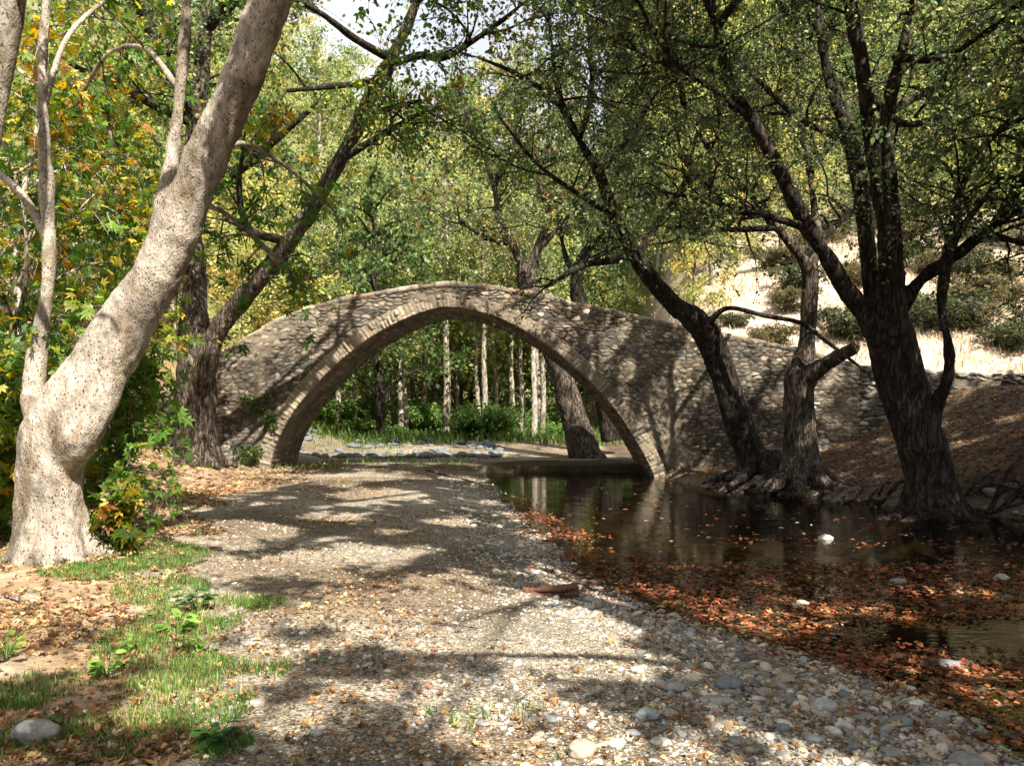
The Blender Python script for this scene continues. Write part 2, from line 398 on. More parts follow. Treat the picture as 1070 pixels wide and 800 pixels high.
SUN_LEAF = [(30, 350, 40, 40), (110, 240, 50, 30), (75, 190, 40, 25), (140, 450, 40, 70), (270, 265, 40, 25), (300, 320, 44, 20), (120, 110, 50, 30), (30, 270, 40, 30), (230, 120, 30, 30), (330, 200, 30, 30), (60, 60, 40, 30)]
def sun_cull(p, keep_soft=.0):
    """True where a leaf would shade one of the sunny patches"""
    bad = np.zeros(len(p), bool); hi = p[:, 2] > 2.6
    t = p[:, 2] / SUN[2]; g = p - SUN * t[:, None]
    bad |= hi & (fbm(np.stack([g[:, 0] * 2.6, g[:, 1] * 1.7, 0 * g[:, 0] + 7], -1), 3) > .125)
    w = 1.15 + 2.0 * fbm(np.stack([g[:, 0] * 2.4, g[:, 1] * 1.8, 0 * g[:, 0]], -1), 3)
    for px, py, rx, ry in SUN_GROUND:
        rx, ry = rx * .84, ry * .84; c = G(px, py); a = rx * c[1] / F; b = max(.5 * (G(px, py - ry)[1] - G(px, py + ry)[1]), .22)
        bad |= hi & ((((g[:, 0] - c[0]) / a) ** 2 + ((g[:, 1] - c[1]) / b) ** 2) < w)
    for Y0, L in ((21.4, SUN_WALL), (7.5, SUN_TRUNK), (10.5, SUN_LEAF)):
        t = (p[:, 1] - Y0) / SUN[1]; g = p - SUN * t[:, None]
        w = 1.0 + 2.0 * fbm(np.stack([g[:, 0] * 2.6, 0 * g[:, 0], g[:, 2] * 2.6], -1), 3)
        for px, py, rx, ry in L:
            c = P(px, py, Y0); rx, ry = rx * (1.05 if Y0 > 20 else 1), ry * (1.05 if Y0 > 20 else 1)
            if Y0 > 20 and px < 480: rx, ry = rx * 1.2, ry * 1.2
            if Y0 > 20 and px > 560: rx, ry = rx * .5, ry * .5
            bad |= (p[:, 1] < Y0 - .5) & ((((g[:, 0] - c[0]) / (rx * Y0 / F)) ** 2 + ((g[:, 2] - c[2]) / (ry * Y0 / F)) ** 2) < w)
    return bad

# ------------------------------------------------------------------ leaves and crowns
def leaf_template(kind):
    if kind == 'rhomb': return np.array([[0, 0, 0], [.5, .3, .05], [1, 0, -.03], [.5, -.3, .05]]), np.array([[0, 1, 2, 3]])
    if kind == 'oval': return np.array([[0, 0, 0], [.28, .3, .06], [.72, .27, .06], [1, 0, -.05], [.72, -.27, .06], [.28, -.3, .06]]), np.array([[0, 1, 2, 3], [0, 3, 4, 5]])
    if kind == 'palm':
        V, Q = [], []
        for k, (a, L) in enumerate(((-1.75, .55), (-.85, .88), (0, 1), (.85, .88), (1.75, .55))):
            d = np.array([cos(a), sin(a)]); s = np.array([-sin(a), cos(a)]); b = np.array([.12, 0])
            for p, z in ((b * 0, 0), (b + d * L * .45 + s * .15, .03), (b + d * L, -.12), (b + d * L * .45 - s * .15, .03)): V.append((*p, z))
            Q.append([4 * k, 4 * k + 1, 4 * k + 2, 4 * k + 3])
        return np.array(V), np.array(Q)

def add_leaves(mb, pos, ax, nrm, size, col, kind, mi=0, curl=0.0):
    T, Q = leaf_template(kind); n, k = len(pos), len(T)
    if n == 0: return
    ax = norm(ax); bi = norm(np.cross(nrm, ax)); nn = np.cross(ax, bi)
    T = np.repeat(T[None], n, 0)
    if curl:
        r2 = (T[..., 0] - .45) ** 2 + T[..., 1] ** 2
        T[..., 2] += r2 * RNG.uniform(-.4, 1, (n, 1)) * curl + RNG.normal(0, .05 * curl, T.shape[:2])
    V = pos[:, None] + size[:, None, None] * (T[..., 0:1] * ax[:, None] + T[..., 1:2] * bi[:, None] + T[..., 2:3] * nn[:, None])
    f = (Q[None] + (np.arange(n) * k)[:, None, None]).reshape(-1, 4)
    mb.add(V, f, np.repeat(col, k, 0), mi)

def pick_colours(pos, palette, jitter=.25, clump=.6, patch=0.55):
    """each leaf takes one colour of the palette; neighbours tend to agree"""
    w = np.array([p[1] for p in palette], float); w /= w.sum(); cum = np.cumsum(w)
    u = RNG.random(len(pos)); nz = np.clip(fbm(pos * clump, 3) * 1.5 + .5, 0, 1)
    u = np.clip(u * (1 - patch) + nz * patch, 0, .9999)
    if patch: u = np.argsort(np.argsort(u)) / len(u)
    c = np.array([p[0] for p in palette])[np.searchsorted(cum, u, side='right').clip(0, len(w) - 1)]
    return c * np.exp(RNG.normal(0, jitter, (len(pos), 1))) * (1 + RNG.normal(0, .06, (len(pos), 3)))

ALDER = [((.045, .072, .030), 2.4), ((.085, .120, .048), 4), ((.155, .190, .080), 2.8), ((.28, .285, .13), 1.5), ((.30, .18, .06), .08)]
PLANE = [((.045, .095, .018), 3.2), ((.075, .145, .026), 3.6), ((.14, .21, .035), 2.2), ((.36, .31, .05), 1.5), ((.40, .23, .035), .7), ((.22, .09, .02), .15)]
WOODS = [((.10, .145, .05), 2.3), ((.19, .235, .085), 3), ((.30, .325, .12), 2.4), ((.44, .40, .15), 1)]  # woods leaf colours paled and brightened in place of haze
WOODS_YELLOW = [((.19, .23, .08), 2.4), ((.31, .32, .11), 3), ((.46, .40, .13), 2.2), ((.42, .25, .09), .35)]
WOODS_DARK = [((.045, .08, .028), 3), ((.085, .135, .042), 3), ((.16, .21, .065), 1.4)]

def rand_dirs(n): return norm(RNG.normal(size=(n, 3)))

def crown(limbs, name, parent, base, palette, leaf=.075, kind='oval', n1=3.0, len1=(.8, 2.0), n2=6, len2=(.35, .8), n3=11, wood=M_DARK, up=.25, droop=.15,
          cull=True, spread=1.0, sizes=(.7, 1.3), build=True, density=None, reject=None, out=None, sub=0, sublen=(1.2, 2.6)):
    """limbs: list of (points, radii, start fraction). Grows side branches, twigs and leaves; returns ONE crown object"""
    mb = MB() if out is None else out
    S, E, R = [], [], []
    ext = sublimbs(limbs, sub, sublen) if sub else []
    if cull: ext = [e for e in ext if sun_cull(e[0][1:]).sum() < 2]
    for q_, r_, _t in ext: tube(mb, *smooth_path(q_, r_, .12), 6, (1, 1, 1), 1)
    for pts, rad, t0 in list(limbs) + ext:
        pts, rad = smooth_path(pts, rad, .25)
        seglen = np.linalg.norm(np.diff(pts, axis=0), axis=1); L = np.concatenate([[0], np.cumsum(seglen)]); tot = L[-1]
        T = norm(np.gradient(pts, axis=0))
        m = max(2, int(n1 * tot * (1 - t0)))
        tt = t0 + (1 - t0) * (np.arange(m) + RNG.random(m)) / m
        tt = np.append(tt, [1.0, 1.0])
        for t in tt:
            s = t * tot
            p = np.array([np.interp(s, L, pts[:, k]) for k in range(3)]); tg = norm(np.array([np.interp(s, L, T[:, k]) for k in range(3)]))
            r = np.interp(s, L, rad)
            d = norm(rand_dirs(1)[0] * np.array([spread, spread, .7]) + tg * (.45 if t < 1 else 1.6) + np.array([0, 0, up]))
            l1 = RNG.uniform(*len1) * (1.15 - .5 * t)
            q = [p]; dd = d
            for k in range(5):
                dd = norm(dd + RNG.normal(0, .22, 3) + np.array([0, 0, -droop * .25 * k])); q.append(q[-1] + dd * l1 / 5)
            q = np.array(q)
            rr = np.linspace(min(max(r * .55, .008), .035 * l1 + .006), .005, 6)
            if not (cull and sun_cull(q[3:6]).any()): tube(mb, q, rr, 5, (1, 1, 1), 1)
            elif cull and sun_cull(q[1:4]).all(): continue
            S.append(q[RNG.integers(1, 5, n2)] + RNG.normal(0, .03, (n2, 3))); S.append(q[5:6])
            E.append(norm(rand_dirs(n2) + dd * .5 + np.array([0, 0, up * .4]))); E.append(dd[None])
    S = np.vstack(S); E = np.vstack(E); n = len(S)
    tl = RNG.uniform(*len2, n)
    # twigs: 3-sided prisms of three rings
    t = np.array([0, .5, 1.0])
    axis_ = S[:, None] + E[:, None] * tl[:, None, None] * t[None, :, None]
    axis_[:, :, 2] -= droop * tl[:, None] * t[None] ** 2
    if cull:
        ok = ~sun_cull(axis_[:, 2].copy()); S, E, tl, axis_ = S[ok], E[ok], tl[ok], axis_[ok]; n = len(S)
    if reject is not None:
        ok = ~(reject(axis_[:, 2]) | reject(axis_[:, 0])); S, E, tl, axis_ = S[ok], E[ok], tl[ok], axis_[ok]; n = len(S)
    u = norm(np.cross(E, [.21, .33, .92])); w = np.cross(E, u)
    a3 = np.arange(3) * 2 * pi / 3
    ring = u[:, None] * np.cos(a3)[None, :, None] + w[:, None] * np.sin(a3)[None, :, None]
    V = axis_[:, :, None] + ring[:, None] * np.array([.006, .0045, .002])[None, :, None, None]
    f1 = grid_faces(3, 3, True)
    mb.add(V.reshape(-1, 3), (f1[None] + (np.arange(n) * 9)[:, None, None]).reshape(-1, 4), (1, 1, 1), 1)
    # leaves
    k = n3
    tt = RNG.uniform(.1, 1.05, (n, k))
    pos = S[:, None] + E[:, None] * (tl[:, None] * tt)[..., None]
    pos[..., 2] -= droop * tl[:, None] * tt ** 2
    pos = (pos + RNG.normal(0, leaf * .5, pos.shape)).reshape(-1, 3)
    ax = np.repeat(E, k, 0) * .6 + rand_dirs(n * k) + np.array([0, 0, -.25])
    if cull:
        ok = ~sun_cull(pos); pos, ax = pos[ok], ax[ok]
    if reject is not None:
        ok = ~reject(pos); pos, ax = pos[ok], ax[ok]
    nr = rand_dirs(len(pos)) + np.array([0, 0, .9])
    sz = leaf * RNG.uniform(*sizes, len(pos))
    add_leaves(mb, pos, ax, nr, sz, pick_colours(pos, palette), kind, 0)
    if out is not None: return len(pos)
    o = mb.build(name, [M_LEAF, wood], parent)
    rebase(o, base)
    return o

def low_near(p):
    """sprays that would hang low over the open gravel are pruned"""
    return (p[:, 1] > -.5) & (p[:, 1] < 7.4) & (p[:, 2] < 2.4 + .54 * np.maximum(p[:, 1], 0)) & (p[:, 0] > -1.9 - .12 * p[:, 1])
def sublimbs(limbs, n, ln, r0=.03, up=.3):
    """extra side limbs grown from given ones, so the crown fills out"""
    out = []
    for pts, rad, t0 in limbs:
        pts, rad = smooth_path(pts, rad, .2); m = len(pts)
        for k in range(n):
            i = min(m - 2, int((t0 + (1 - t0) * (k + RNG.random()) / n) * (m - 1))); tg = norm(pts[i + 1] - pts[i]); d = norm(rand_dirs(1)[0] * np.array([1.2, 1.2, .6]) + tg * .3 + [0, 0, up]); l = RNG.uniform(*ln)
            q = [pts[i]]
            for j in range(4): d = norm(d + RNG.normal(0, .22, 3)); q.append(q[-1] + d * l / 4)
            r = min(rad[i] * .6, r0); out.append((np.array(q), np.linspace(r, r * .3, 5), .15))
    return out

def fused(limbs, voxel, rough, mat, name, parent, base, fine=0.008, extra=None):
    """trunk and main limbs as one continuous skin: tubes joined by a voxel remesh, then roughened"""
    mb = MB()
    for pts, rad, seg in limbs:
        p, r = smooth_path(pts, rad, .10); tube(mb, p, np.maximum(r - .5 * voxel, .014), seg)
    if extra: extra(mb)
    tmp = mb.build('tmp', mat)
    md = tmp.modifiers.new('r', 'REMESH'); md.mode = 'VOXEL'; md.voxel_size = voxel; md.use_smooth_shade = True
    sm = tmp.modifiers.new('s', 'SMOOTH'); sm.factor = .5; sm.iterations = 6
    dg = bpy.context.evaluated_depsgraph_get()
    me = bpy.data.meshes.new_from_object(tmp.evaluated_get(dg))
    bpy.data.objects.remove(tmp)
    n = len(me.vertices); v = np.zeros(n * 3, np.float32); me.vertices.foreach_get('co', v); v = v.reshape(-1, 3)
    nr = np.zeros(n * 3, np.float32); me.vertex_normals.foreach_get('vector', nr); nr = nr.reshape(-1, 3)
    d = rough * 2 * fbm(v * np.array([2.6, 2.6, 1.5]), 3) + fine * 2 * fbm(v * np.array([14, 14, 7]), 3)
    v = v + nr * d[:, None]
    me.vertices.foreach_set('co', v.astype(np.float32).ravel())
    me.materials.clear(); me.materials.append(mat)
    me.polygons.foreach_set('use_smooth', np.ones(len(me.polygons), bool)); me.update()
    me.name = name
    o = bpy.data.objects.new(name, me); C.objects.link(o); o.parent = parent
    return rebase(o, base)

def limb_part(pts, rad, mat, parent, base, name='limb', seg=10, rough=.12):
    mb = MB(); p, r = smooth_path(pts, rad, .08); tube(mb, p, r, seg, rough=rough)
    return rebase(mb.build(name, mat, parent), base)

def W(lst):
    """[(px, py, Y, width_px)] -> points, radii"""
    return np.array([P(a, b, c) for a, b, c, d in lst]), np.array([d * .5 * c / F for a, b, c, d in lst])

# ------------------------------------------------------------------ the stone bridge
YB, YK = 21.5, 24.3
def bx(px): return (px - CX) / F * YB
def bz(py): return EYE + (HY - py) / F * YB
ARCH = [(279, 530), (281, 497), (285, 476), (294, 453), (309, 428), (331, 402), (359, 375), (391, 351), (425, 333), (452, 323.5), (470, 321.5), (490, 324), (520, 332.5), (553, 349), (585, 371.5), (615, 398), (643, 429), (664, 461), (679, 489), (687, 512), (692, 540)]
TOP = [(60, 452), (150, 418), (200, 392), (240, 364), (280, 338), (330, 318), (400, 303), (470, 295), (540, 303), (610, 317), (700, 337), (770, 351), (830, 363), (870, 374), (905, 383)]
arc2, _ = smooth_path([(bx(a), 0, bz(b)) for a, b in ARCH], np.zeros(len(ARCH)), .02)
arc2 = arc2[:, [0, 2]]
_l = np.concatenate([[0], np.cumsum(np.linalg.norm(np.diff(arc2, axis=0), axis=1))]); SARC = _l[-1]
def arc_at(s): return np.stack([np.interp(s, _l, arc2[:, 0]), np.interp(s, _l, arc2[:, 1])], -1)
def arc_n(s):
    t = arc_at(s + .15) - arc_at(s - .15); t = norm(t); return np.stack([-t[:, 1], t[:, 0]], -1)
RING = .38
_top, _ = smooth_path([(bx(a), 0, bz(b)) for a, b in TOP], np.zeros(len(TOP)), .05)
def top_z(x): return np.interp(x, _top[:, 0], _top[:, 2])

STONES = np.array([[.27, .21, .145], [.19, .155, .115], [.33, .265, .185], [.13, .115, .095], [.24, .165, .11], [.22, .19, .15], [.38, .31, .225], [.165, .13, .095]])
def rubble(u, v, hc=.098, wc=.215, seed=1, amp=.026, mortar=(.25, .21, .155), gap=.012, ruin=.35):
    rg = np.random.default_rng(seed); q = np.stack([u, v, 0 * u + seed], -1)
    sz = 1 + .55 * fbm(q * .55 + 40, 2); a = (u + .16 * fbm(q * 2.6, 3)) / wc; b = (v + .5 * hc * fbm(q * 1.1 + 3, 2) + .9 * hc * fbm(q * 4.5, 2)) / hc
    ia, ib = np.floor(a).astype(int), np.floor(b).astype(int); d1 = np.full(u.shape, 9.); d2 = d1.copy(); sid = np.zeros(u.shape, int)
    J = rg.random((97, 89, 3))
    for i in (-1, 0, 1):
        for j in (-1, 0, 1):
            ca, cb = ia + i, ib + j; r = J[ca % 97, cb % 89]
            d = (np.abs((ca + .5 * (cb % 2) + .02 + .96 * r[..., 0] - .25 - a) * (.75 + .5 * r[..., 2])) ** 3 + np.abs((cb + .1 + .8 * r[..., 1] - b) * (.75 + .4 * r[..., 2])) ** 3) ** (1 / 3)
            n_ = d < d1; d2 = np.where(n_, d1, np.minimum(d2, d)); sid = np.where(n_, (ca % 97) * 89 + cb % 89, sid); d1 = np.where(n_, d, d1)
    edge = (d2 - d1) * .5 * hc * 1.3 + .012 * fbm(q * 20, 2)
    pal = np.array([.72, .755, .81]) * STONES[rg.integers(0, len(STONES), 97 * 89)] * np.exp(rg.normal(0, .36, (97 * 89, 1))); rnd = rg.random(97 * 89)
    k = ss((edge - gap * .3) / .02)
    h = k * amp * (.25 + 1.1 * rnd[sid]) + .03 * fbm(q * 9, 3) + .10 * fbm(q * .8 + 7, 3)
    smear = ss(fbm(q * .9 + 31, 3) * 5 + ruin - .5) * .75; h = h - .5 * smear * k * amp * .8
    col = pal[sid] * k[..., None] + np.array(mortar) * .26 * (1 - k[..., None])  # joint mortar darkened to draw the shadow in the gaps
    st = fbm(q * .45 + 60, 4); col = col * np.clip(1 + 1.5 * st, .5, 1.35)[..., None] * (1 + .5 * fbm(q * 1.3 + 80, 3)[..., None] * np.array([.3, -.05, -.5]))
    return h, col * (1 - .55 * smear[..., None]) + np.array(mortar) * 1.1 * .55 * smear[..., None]

def masonry(u, v, hc=.15, wc=.28, seed=1, amp=.05, mortar=(.30, .255, .195), gap=.02, ruin=.5):
    rg = np.random.default_rng(seed)
    q = np.stack([u, v, 0 * u + seed], -1)
    v2 = v + .10 * fbm(q * .8, 2) + .05 * fbm(q * 3, 2); u2 = u + .09 * fbm(q * 2.2 + 5, 2)
    vmin, vmax = v2.min() - 1, v2.max() + 1
    hs = [];
    while sum(hs) < vmax - vmin: hs.append(hc * rg.uniform(.6, 1.5))
    edges = vmin + np.concatenate([[0], np.cumsum(hs)])
    row = np.searchsorted(edges, v2) - 1
    dv = np.minimum(v2 - edges[row], edges[row + 1] - v2)
    du = np.zeros_like(u); sid = np.zeros(u.shape, int); um = u2.min() - 1; ue = u2.max() + 1
    cnt = 0
    for r in np.unique(row):
        m = row == r; w = wc * rg.uniform(.4, 1.7, int((ue - um) / wc * 1.3) + 8)
        e = um + np.concatenate([[0], np.cumsum(w)]); k = np.clip(np.searchsorted(e, u2[m]) - 1, 0, len(w) - 1)
        du[m] = np.minimum(u2[m] - e[k], e[k + 1] - u2[m]); sid[m] = cnt + k; cnt += len(w)
    rnd = rg.random(cnt + 1); pal = STONES[rg.integers(0, len(STONES), cnt + 1)] * np.exp(rg.normal(0, .2, (cnt + 1, 1)))
    d = np.minimum(du, dv) + .012 * fbm(q * 20, 2)
    k = ss((d - gap * .5) / .035)
    h = k * amp * (.35 + rnd[sid]) + .02 * fbm(q * 9, 3)
    smear = ss(fbm(q * .9 + 31, 3) * 5 + ruin - .5) * .75        # mortar and lime smeared over the stones
    h = h * (1 - .5 * smear)
    col = pal[sid] * k[..., None] + np.array(mortar) * .55 * (1 - k[..., None])
    col = col * (1 - .6 * smear[..., None]) + np.array(mortar) * 1.15 * .6 * smear[..., None]
    return h, col

bridge = thing('stone_bridge', 'old humpbacked stone arch bridge over the stream, weathered rubble masonry', 'bridge', (bx(470), 22.9, 0))
BB = (bx(470), 22.9, 0)
# outer edge of the ring, as z for a given x
_s = np.linspace(0, SARC, 900); _ex = arc_at(_s) + arc_n(_s) * (RING - .03)
_o = np.argsort(_ex[:, 0]); EXX, EXZ = _ex[_o, 0], _ex[_o, 1]
def face(Y, sgn, du, rows, name, x0=-12.0, x1=9.4, seed=1):
    xs = np.arange(x0, x1, du); tt = np.linspace(0, 1, rows)
    lo = np.where((xs > EXX[0]) & (xs < EXX[-1]), np.interp(xs, EXX, EXZ), -.9)
    hi = top_z(xs) - .04
    Z = lo[:, None] + (hi - lo)[:, None] * tt[None]; X = np.repeat(xs[:, None], rows, 1)
    h, col = rubble(X, Z, seed=seed)
    mb = MB(); mb.add(np.stack([X, Y + sgn * h, Z], -1), grid_faces(len(xs), rows), col.reshape(-1, 3))
    return rebase(mb.build(name, M_STONE, bridge), BB)
face(YB, -1, .025, 190, 'spandrel_wall'); face(YK, 1, .1, 40, 'spandrel_wall', seed=2)
def ring(Y, sgn, ds, rows, seed):
    s = np.arange(0, SARC, ds); r = np.linspace(0, RING, rows)
    S_, R_ = np.meshgrid(s, r, indexing='ij')
    h, col = masonry(R_ * 1.0 + .25, S_, hc=.095, wc=.30, seed=seed, amp=.045, mortar=(.28, .23, .17), ruin=.5)
    col = col * .74 + np.array([.29, .245, .185]) * .22 * (1 + 1.2 * fbm(np.stack([S_ * 1.2, R_ * 1.5, 0 * S_], -1), 3))[..., None]
    p = arc_at(s); nn = arc_n(s)
    XZ = p[:, None] + nn[:, None] * R_[..., None]
    y = Y + sgn * (.05 + h + .05 * fbm(np.stack([S_ * .8, R_, 0 * S_], -1), 2)); y[:, 0] = Y - sgn * .05; y[:, -1] = Y - sgn * .05
    mb = MB(); mb.add(np.stack([XZ[..., 0], y, XZ[..., 1]], -1), grid_faces(len(s), rows), col.reshape(-1, 3))
    return rebase(mb.build('arch_ring', M_STONE, bridge), BB)
ring(YB, -1, .03, 22, 5); ring(YK, 1, .1, 8, 6)
def soffit():
    s = np.arange(0, SARC, .04); w = np.arange(YB, YK + .01, .04)
    S_, Wd = np.meshgrid(s, w, indexing='ij'); h, col = masonry(Wd, S_, hc=.13, wc=.4, seed=8, amp=.04, ruin=.3)
    p = arc_at(s); nn = arc_n(s); h = h - .03
    XZ = p[:, None] - nn[:, None] * h[..., None]
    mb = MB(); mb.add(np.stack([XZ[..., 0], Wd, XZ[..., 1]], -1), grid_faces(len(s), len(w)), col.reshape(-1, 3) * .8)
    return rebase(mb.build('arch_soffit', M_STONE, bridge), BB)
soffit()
def coping(Y, sgn, seed, du):
    """row of flat edge stones along the top, each a little higher or lower"""
    rg = np.random.default_rng(seed); xs = np.arange(-12.0, 9.4, du); cr = np.array([0, .12, .22, .30, .34])
    prof_z = np.array([-.14, -.10, -.02, .02, .03, .0]); prof_y = np.array([.02, -.02, -.025, .01, .18, .45])
    e = -12.2 + np.cumsum(rg.uniform(.2, .6, 90)); k = np.searchsorted(e, xs); k = np.clip(k, 1, 88)
    dd = np.minimum(xs - e[k - 1], e[k] - xs); off = rg.uniform(-.035, .035, 90)[k] * ss(dd / .12)
    nz = .07 * fbm(np.stack([xs * 2.2, 0 * xs, 0 * xs + seed], -1), 3)
    Z = top_z(xs)[:, None] + prof_z[None] + (off + nz)[:, None] * np.array([.2, .3, 1, 1, 1, .6])[None]
    Yy = Y - sgn * 0 + (-sgn) * prof_y[None] * np.array([1, 1, 1, 1, 1, 1])[None] + (off * .5)[:, None] * 0
    X = np.repeat(xs[:, None], 6, 1)
    col = (STONES[rg.integers(0, len(STONES), 90)][k] * .95 * ss(dd / .04 + .35)[:, None])[:, None] * np.ones((1, 6, 1))
    mb = MB(); mb.add(np.stack([X, np.broadcast_to(Yy, X.shape), Z], -1), grid_faces(len(xs), 6), col.reshape(-1, 3))
    return rebase(mb.build('coping', M_STONE, bridge), BB)
coping(YB, -1, 3, .025); coping(YK, 1, 4, .06)
def deck():
    xs = np.arange(-12, 9.41, .15); ys = np.arange(YB + .3, YK - .25, .15); X, Y = np.meshgrid(xs, ys, indexing='ij')
    Z = top_z(X) - .05 + .05 * fbm(np.stack([X * 2, Y * 2, 0 * X], -1), 3)
    mb = MB(); mb.add(np.stack([X, Y, Z], -1), grid_faces(len(xs), len(ys)), (.30, .25, .19)); rebase(mb.build('deck', M_STONE, bridge), BB)
deck()
# low wall running on from the bridge along the road
def low_wall():
    base = (13.0, 21.6, 2.0)
    t = thing('roadside_wall', 'low dry-stone wall running up the bank behind the big dark tree', 'wall', base)
    xs = np.arange(9.30, 22, .03)
    ztop = np.interp(xs, [9.3, 10.5, 12, 14, 18, 22], [2.83, 2.70, 2.62, 2.60, 2.75, 3.0]) + .05 * fbm(np.stack([xs * 2.5, 0 * xs, 0 * xs], -1), 3)
    rows = 90; tt = np.linspace(0, 1, rows); lo = height(xs, 0 * xs + 21.5) - .4
    Z = lo[:, None] + (ztop - lo)[:, None] * tt[None]; X = np.repeat(xs[:, None], rows, 1)
    h, col = rubble(X, Z, hc=.12, wc=.34, seed=21, amp=.06, ruin=.2)
    yy = 21.53 - h + .12 * ss((tt[None] - .9) / .1) * 0
    V = np.stack([X, yy, Z], -1)
    mb = MB(); mb.add(V, grid_faces(len(xs), rows), col.reshape(-1, 3) * np.array([.9, .93, .97]))
    rebase(mb.build('wall_face', M_STONE, t), base)
    cy = np.array([-.04, .0, .2, .45, .5]); cz = np.array([-.03, .05, .07, .05, -.7])
    n = fbm(np.stack([xs * 4, 0 * xs, 0 * xs + 3], -1), 3) * .14
    V = np.stack([np.repeat(xs[:, None], 5, 1), np.broadcast_to(21.53 + cy[None], (len(xs), 5)), ztop[:, None] + cz[None] + n[:, None] * np.array([.3, 1, 1, 1, .3])], -1)
    mb = MB(); mb.add(V, grid_faces(len(xs), 5), (.33, .30, .25)); rebase(mb.build('wall_top', M_STONE, t), base)
low_wall()

# ------------------------------------------------------------------ trees
# 1. the leaning plane tree beside the gravel
def hero():
    b = P(55, 585, 7.75); b[2] = float(height(b[0], b[1]))
    t = thing('plane_tree', 'thick pale plane tree leaning over the gravel, forked low, scaly sunlit bark', 'tree', b)
    main = W([(44, 625, 7.75, 84), (46, 590, 7.75, 74), (50, 545, 7.75, 67), (53, 500, 7.75, 66), (60, 455, 7.75, 72), (82, 418, 7.75, 71), (111, 372, 7.75, 61), (138, 330, 7.75, 56), (160, 295, 7.7, 53), (182, 245, 7.65, 48), (203, 197, 7.6, 45),
              (224, 145, 7.5, 45), (246, 95, 7.4, 43), (268, 38, 7.3, 43), (300, -45, 7.2, 42), (335, -130, 7.0, 44), (380, -230, 6.6, 36), (430, -340, 6.1, 26)])
    bulge = W([(66, 480, 7.7, 44), (82, 455, 7.6, 48), (96, 428, 7.65, 48), (112, 390, 7.7, 40)])
    stem2 = W([(56, 455, 7.8, 50), (38, 425, 7.9, 32), (34, 402, 8.0, 23), (42, 350, 8.05, 19), (51, 290, 8.05, 17), (50, 220, 8.1, 15), (47, 150, 8.1, 14), (45, 70, 8.15, 14), (48, 0, 8.2, 13), (50, -90, 8.2, 11), (40, -200, 8.2, 8)])
    stem3 = W([(150, 325, 7.8, 28), (158, 270, 7.9, 20), (166, 228, 8.0, 17), (178, 175, 8.05, 17), (186, 110, 8.05, 16), (192, 50, 8.05, 14), (196, -10, 8.05, 13), (198, -90, 8.0, 11), (190, -200, 8.0, 8)])
    def roots(mb):
        for a, L in ((-2.7, .2), (-1.9, .15), (-1.2, .15), (-.5, .2), (.4, .5), (2.5, .5)):
            d = np.array([cos(a), sin(a), 0]); p = [b + d * .14 + [0, 0, .45], b + d * .25 + [0, 0, .14], b + d * (.28 + L * .4) + [0, 0, .0], b + d * (.32 + L) + [0, 0, -.15]]
            q, r = smooth_path(p, [.15, .14, .09, .04], .06); tube(mb, q, r, 12)
    fused([(*main, 28), (*bulge, 20), (*stem2, 16), (*stem3, 16)], .024, .035, M_PLANE, 'trunk', t, b, .016, roots)
    hang = W([(190, 235, 7.65, 11), (215, 215, 8.3, 7), (245, 230, 9.3, 5), (280, 262, 10.2, 6), (318, 300, 11, 4)])
    hang2 = W([(215, 180, 7.6, 9), (250, 150, 8.6, 6), (300, 175, 9.6, 4), (345, 215, 10.4, 4)])
    left1 = W([(46, 110, 8.15, 7), (70, 40, 8.8, 5), (110, 0, 9.6, 4), (150, -30, 10.5, 3)])
    left2 = W([(50, 250, 8.05, 10), (20, 200, 8.7, 8), (-30, 160, 9.3, 6)])
    left3 = W([(185, 90, 8.05, 7), (150, 50, 8.9, 5), (110, 60, 9.8, 4), (80, 110, 10.6, 3)])
    for l in (hang, hang2, left1, left2, left3): limb_part(*l, M_PLANE, t, b)
    crown([(*hang, .45), (*hang2, .4), (*left1, .2), (*left2, .3), (*left3, .3)], 'crown', t, b, PLANE, leaf=.12, kind='palm', n1=5, len1=(.5, 1.2), n2=4, len2=(.2, .5), n3=5, wood=M_BROWN, up=.05, droop=.35)
    up = [(W([(300, -45, 7.2, 30), (250, -200, 6.4, 20), (150, -330, 5.6, 10)])), W([(335, -130, 7, 26), (470, -200, 6.6, 18), (620, -300, 6.2, 10)]), W([(335, -130, 7, 26), (400, -160, 8.2, 18), (480, -190, 9.6, 10)]), W([(380, -230, 6.6, 24), (560, -420, 6.5, 18), (760, -520, 6.6, 12), (930, -560, 6.8, 7)]), W([(335, -130, 7, 24), (560, -270, 7.8, 18), (760, -400, 8.4, 12), (900, -440, 9, 7)]), W([(430, -340, 6.1, 20), (540, -640, 5.2, 14), (700, -1000, 4.4, 8)])]  # limbs above the view, added so their leaves shade the gravel
    o = [limb_part(*l, M_PLANE, t, b) for l in up]
    crown([(*l, .25) for l in up] + [(*W([(335, -130, 7.0, 44), (380, -230, 6.6, 36), (430, -340, 6.1, 26)]), .1)], 'crown', t, b, PLANE, leaf=.15, kind='palm', sub=11, n1=3.8, len1=(1.0, 2.2), n2=9, len2=(.3, .8), n3=7, wood=M_BROWN, up=.3, reject=low_near)
hero()

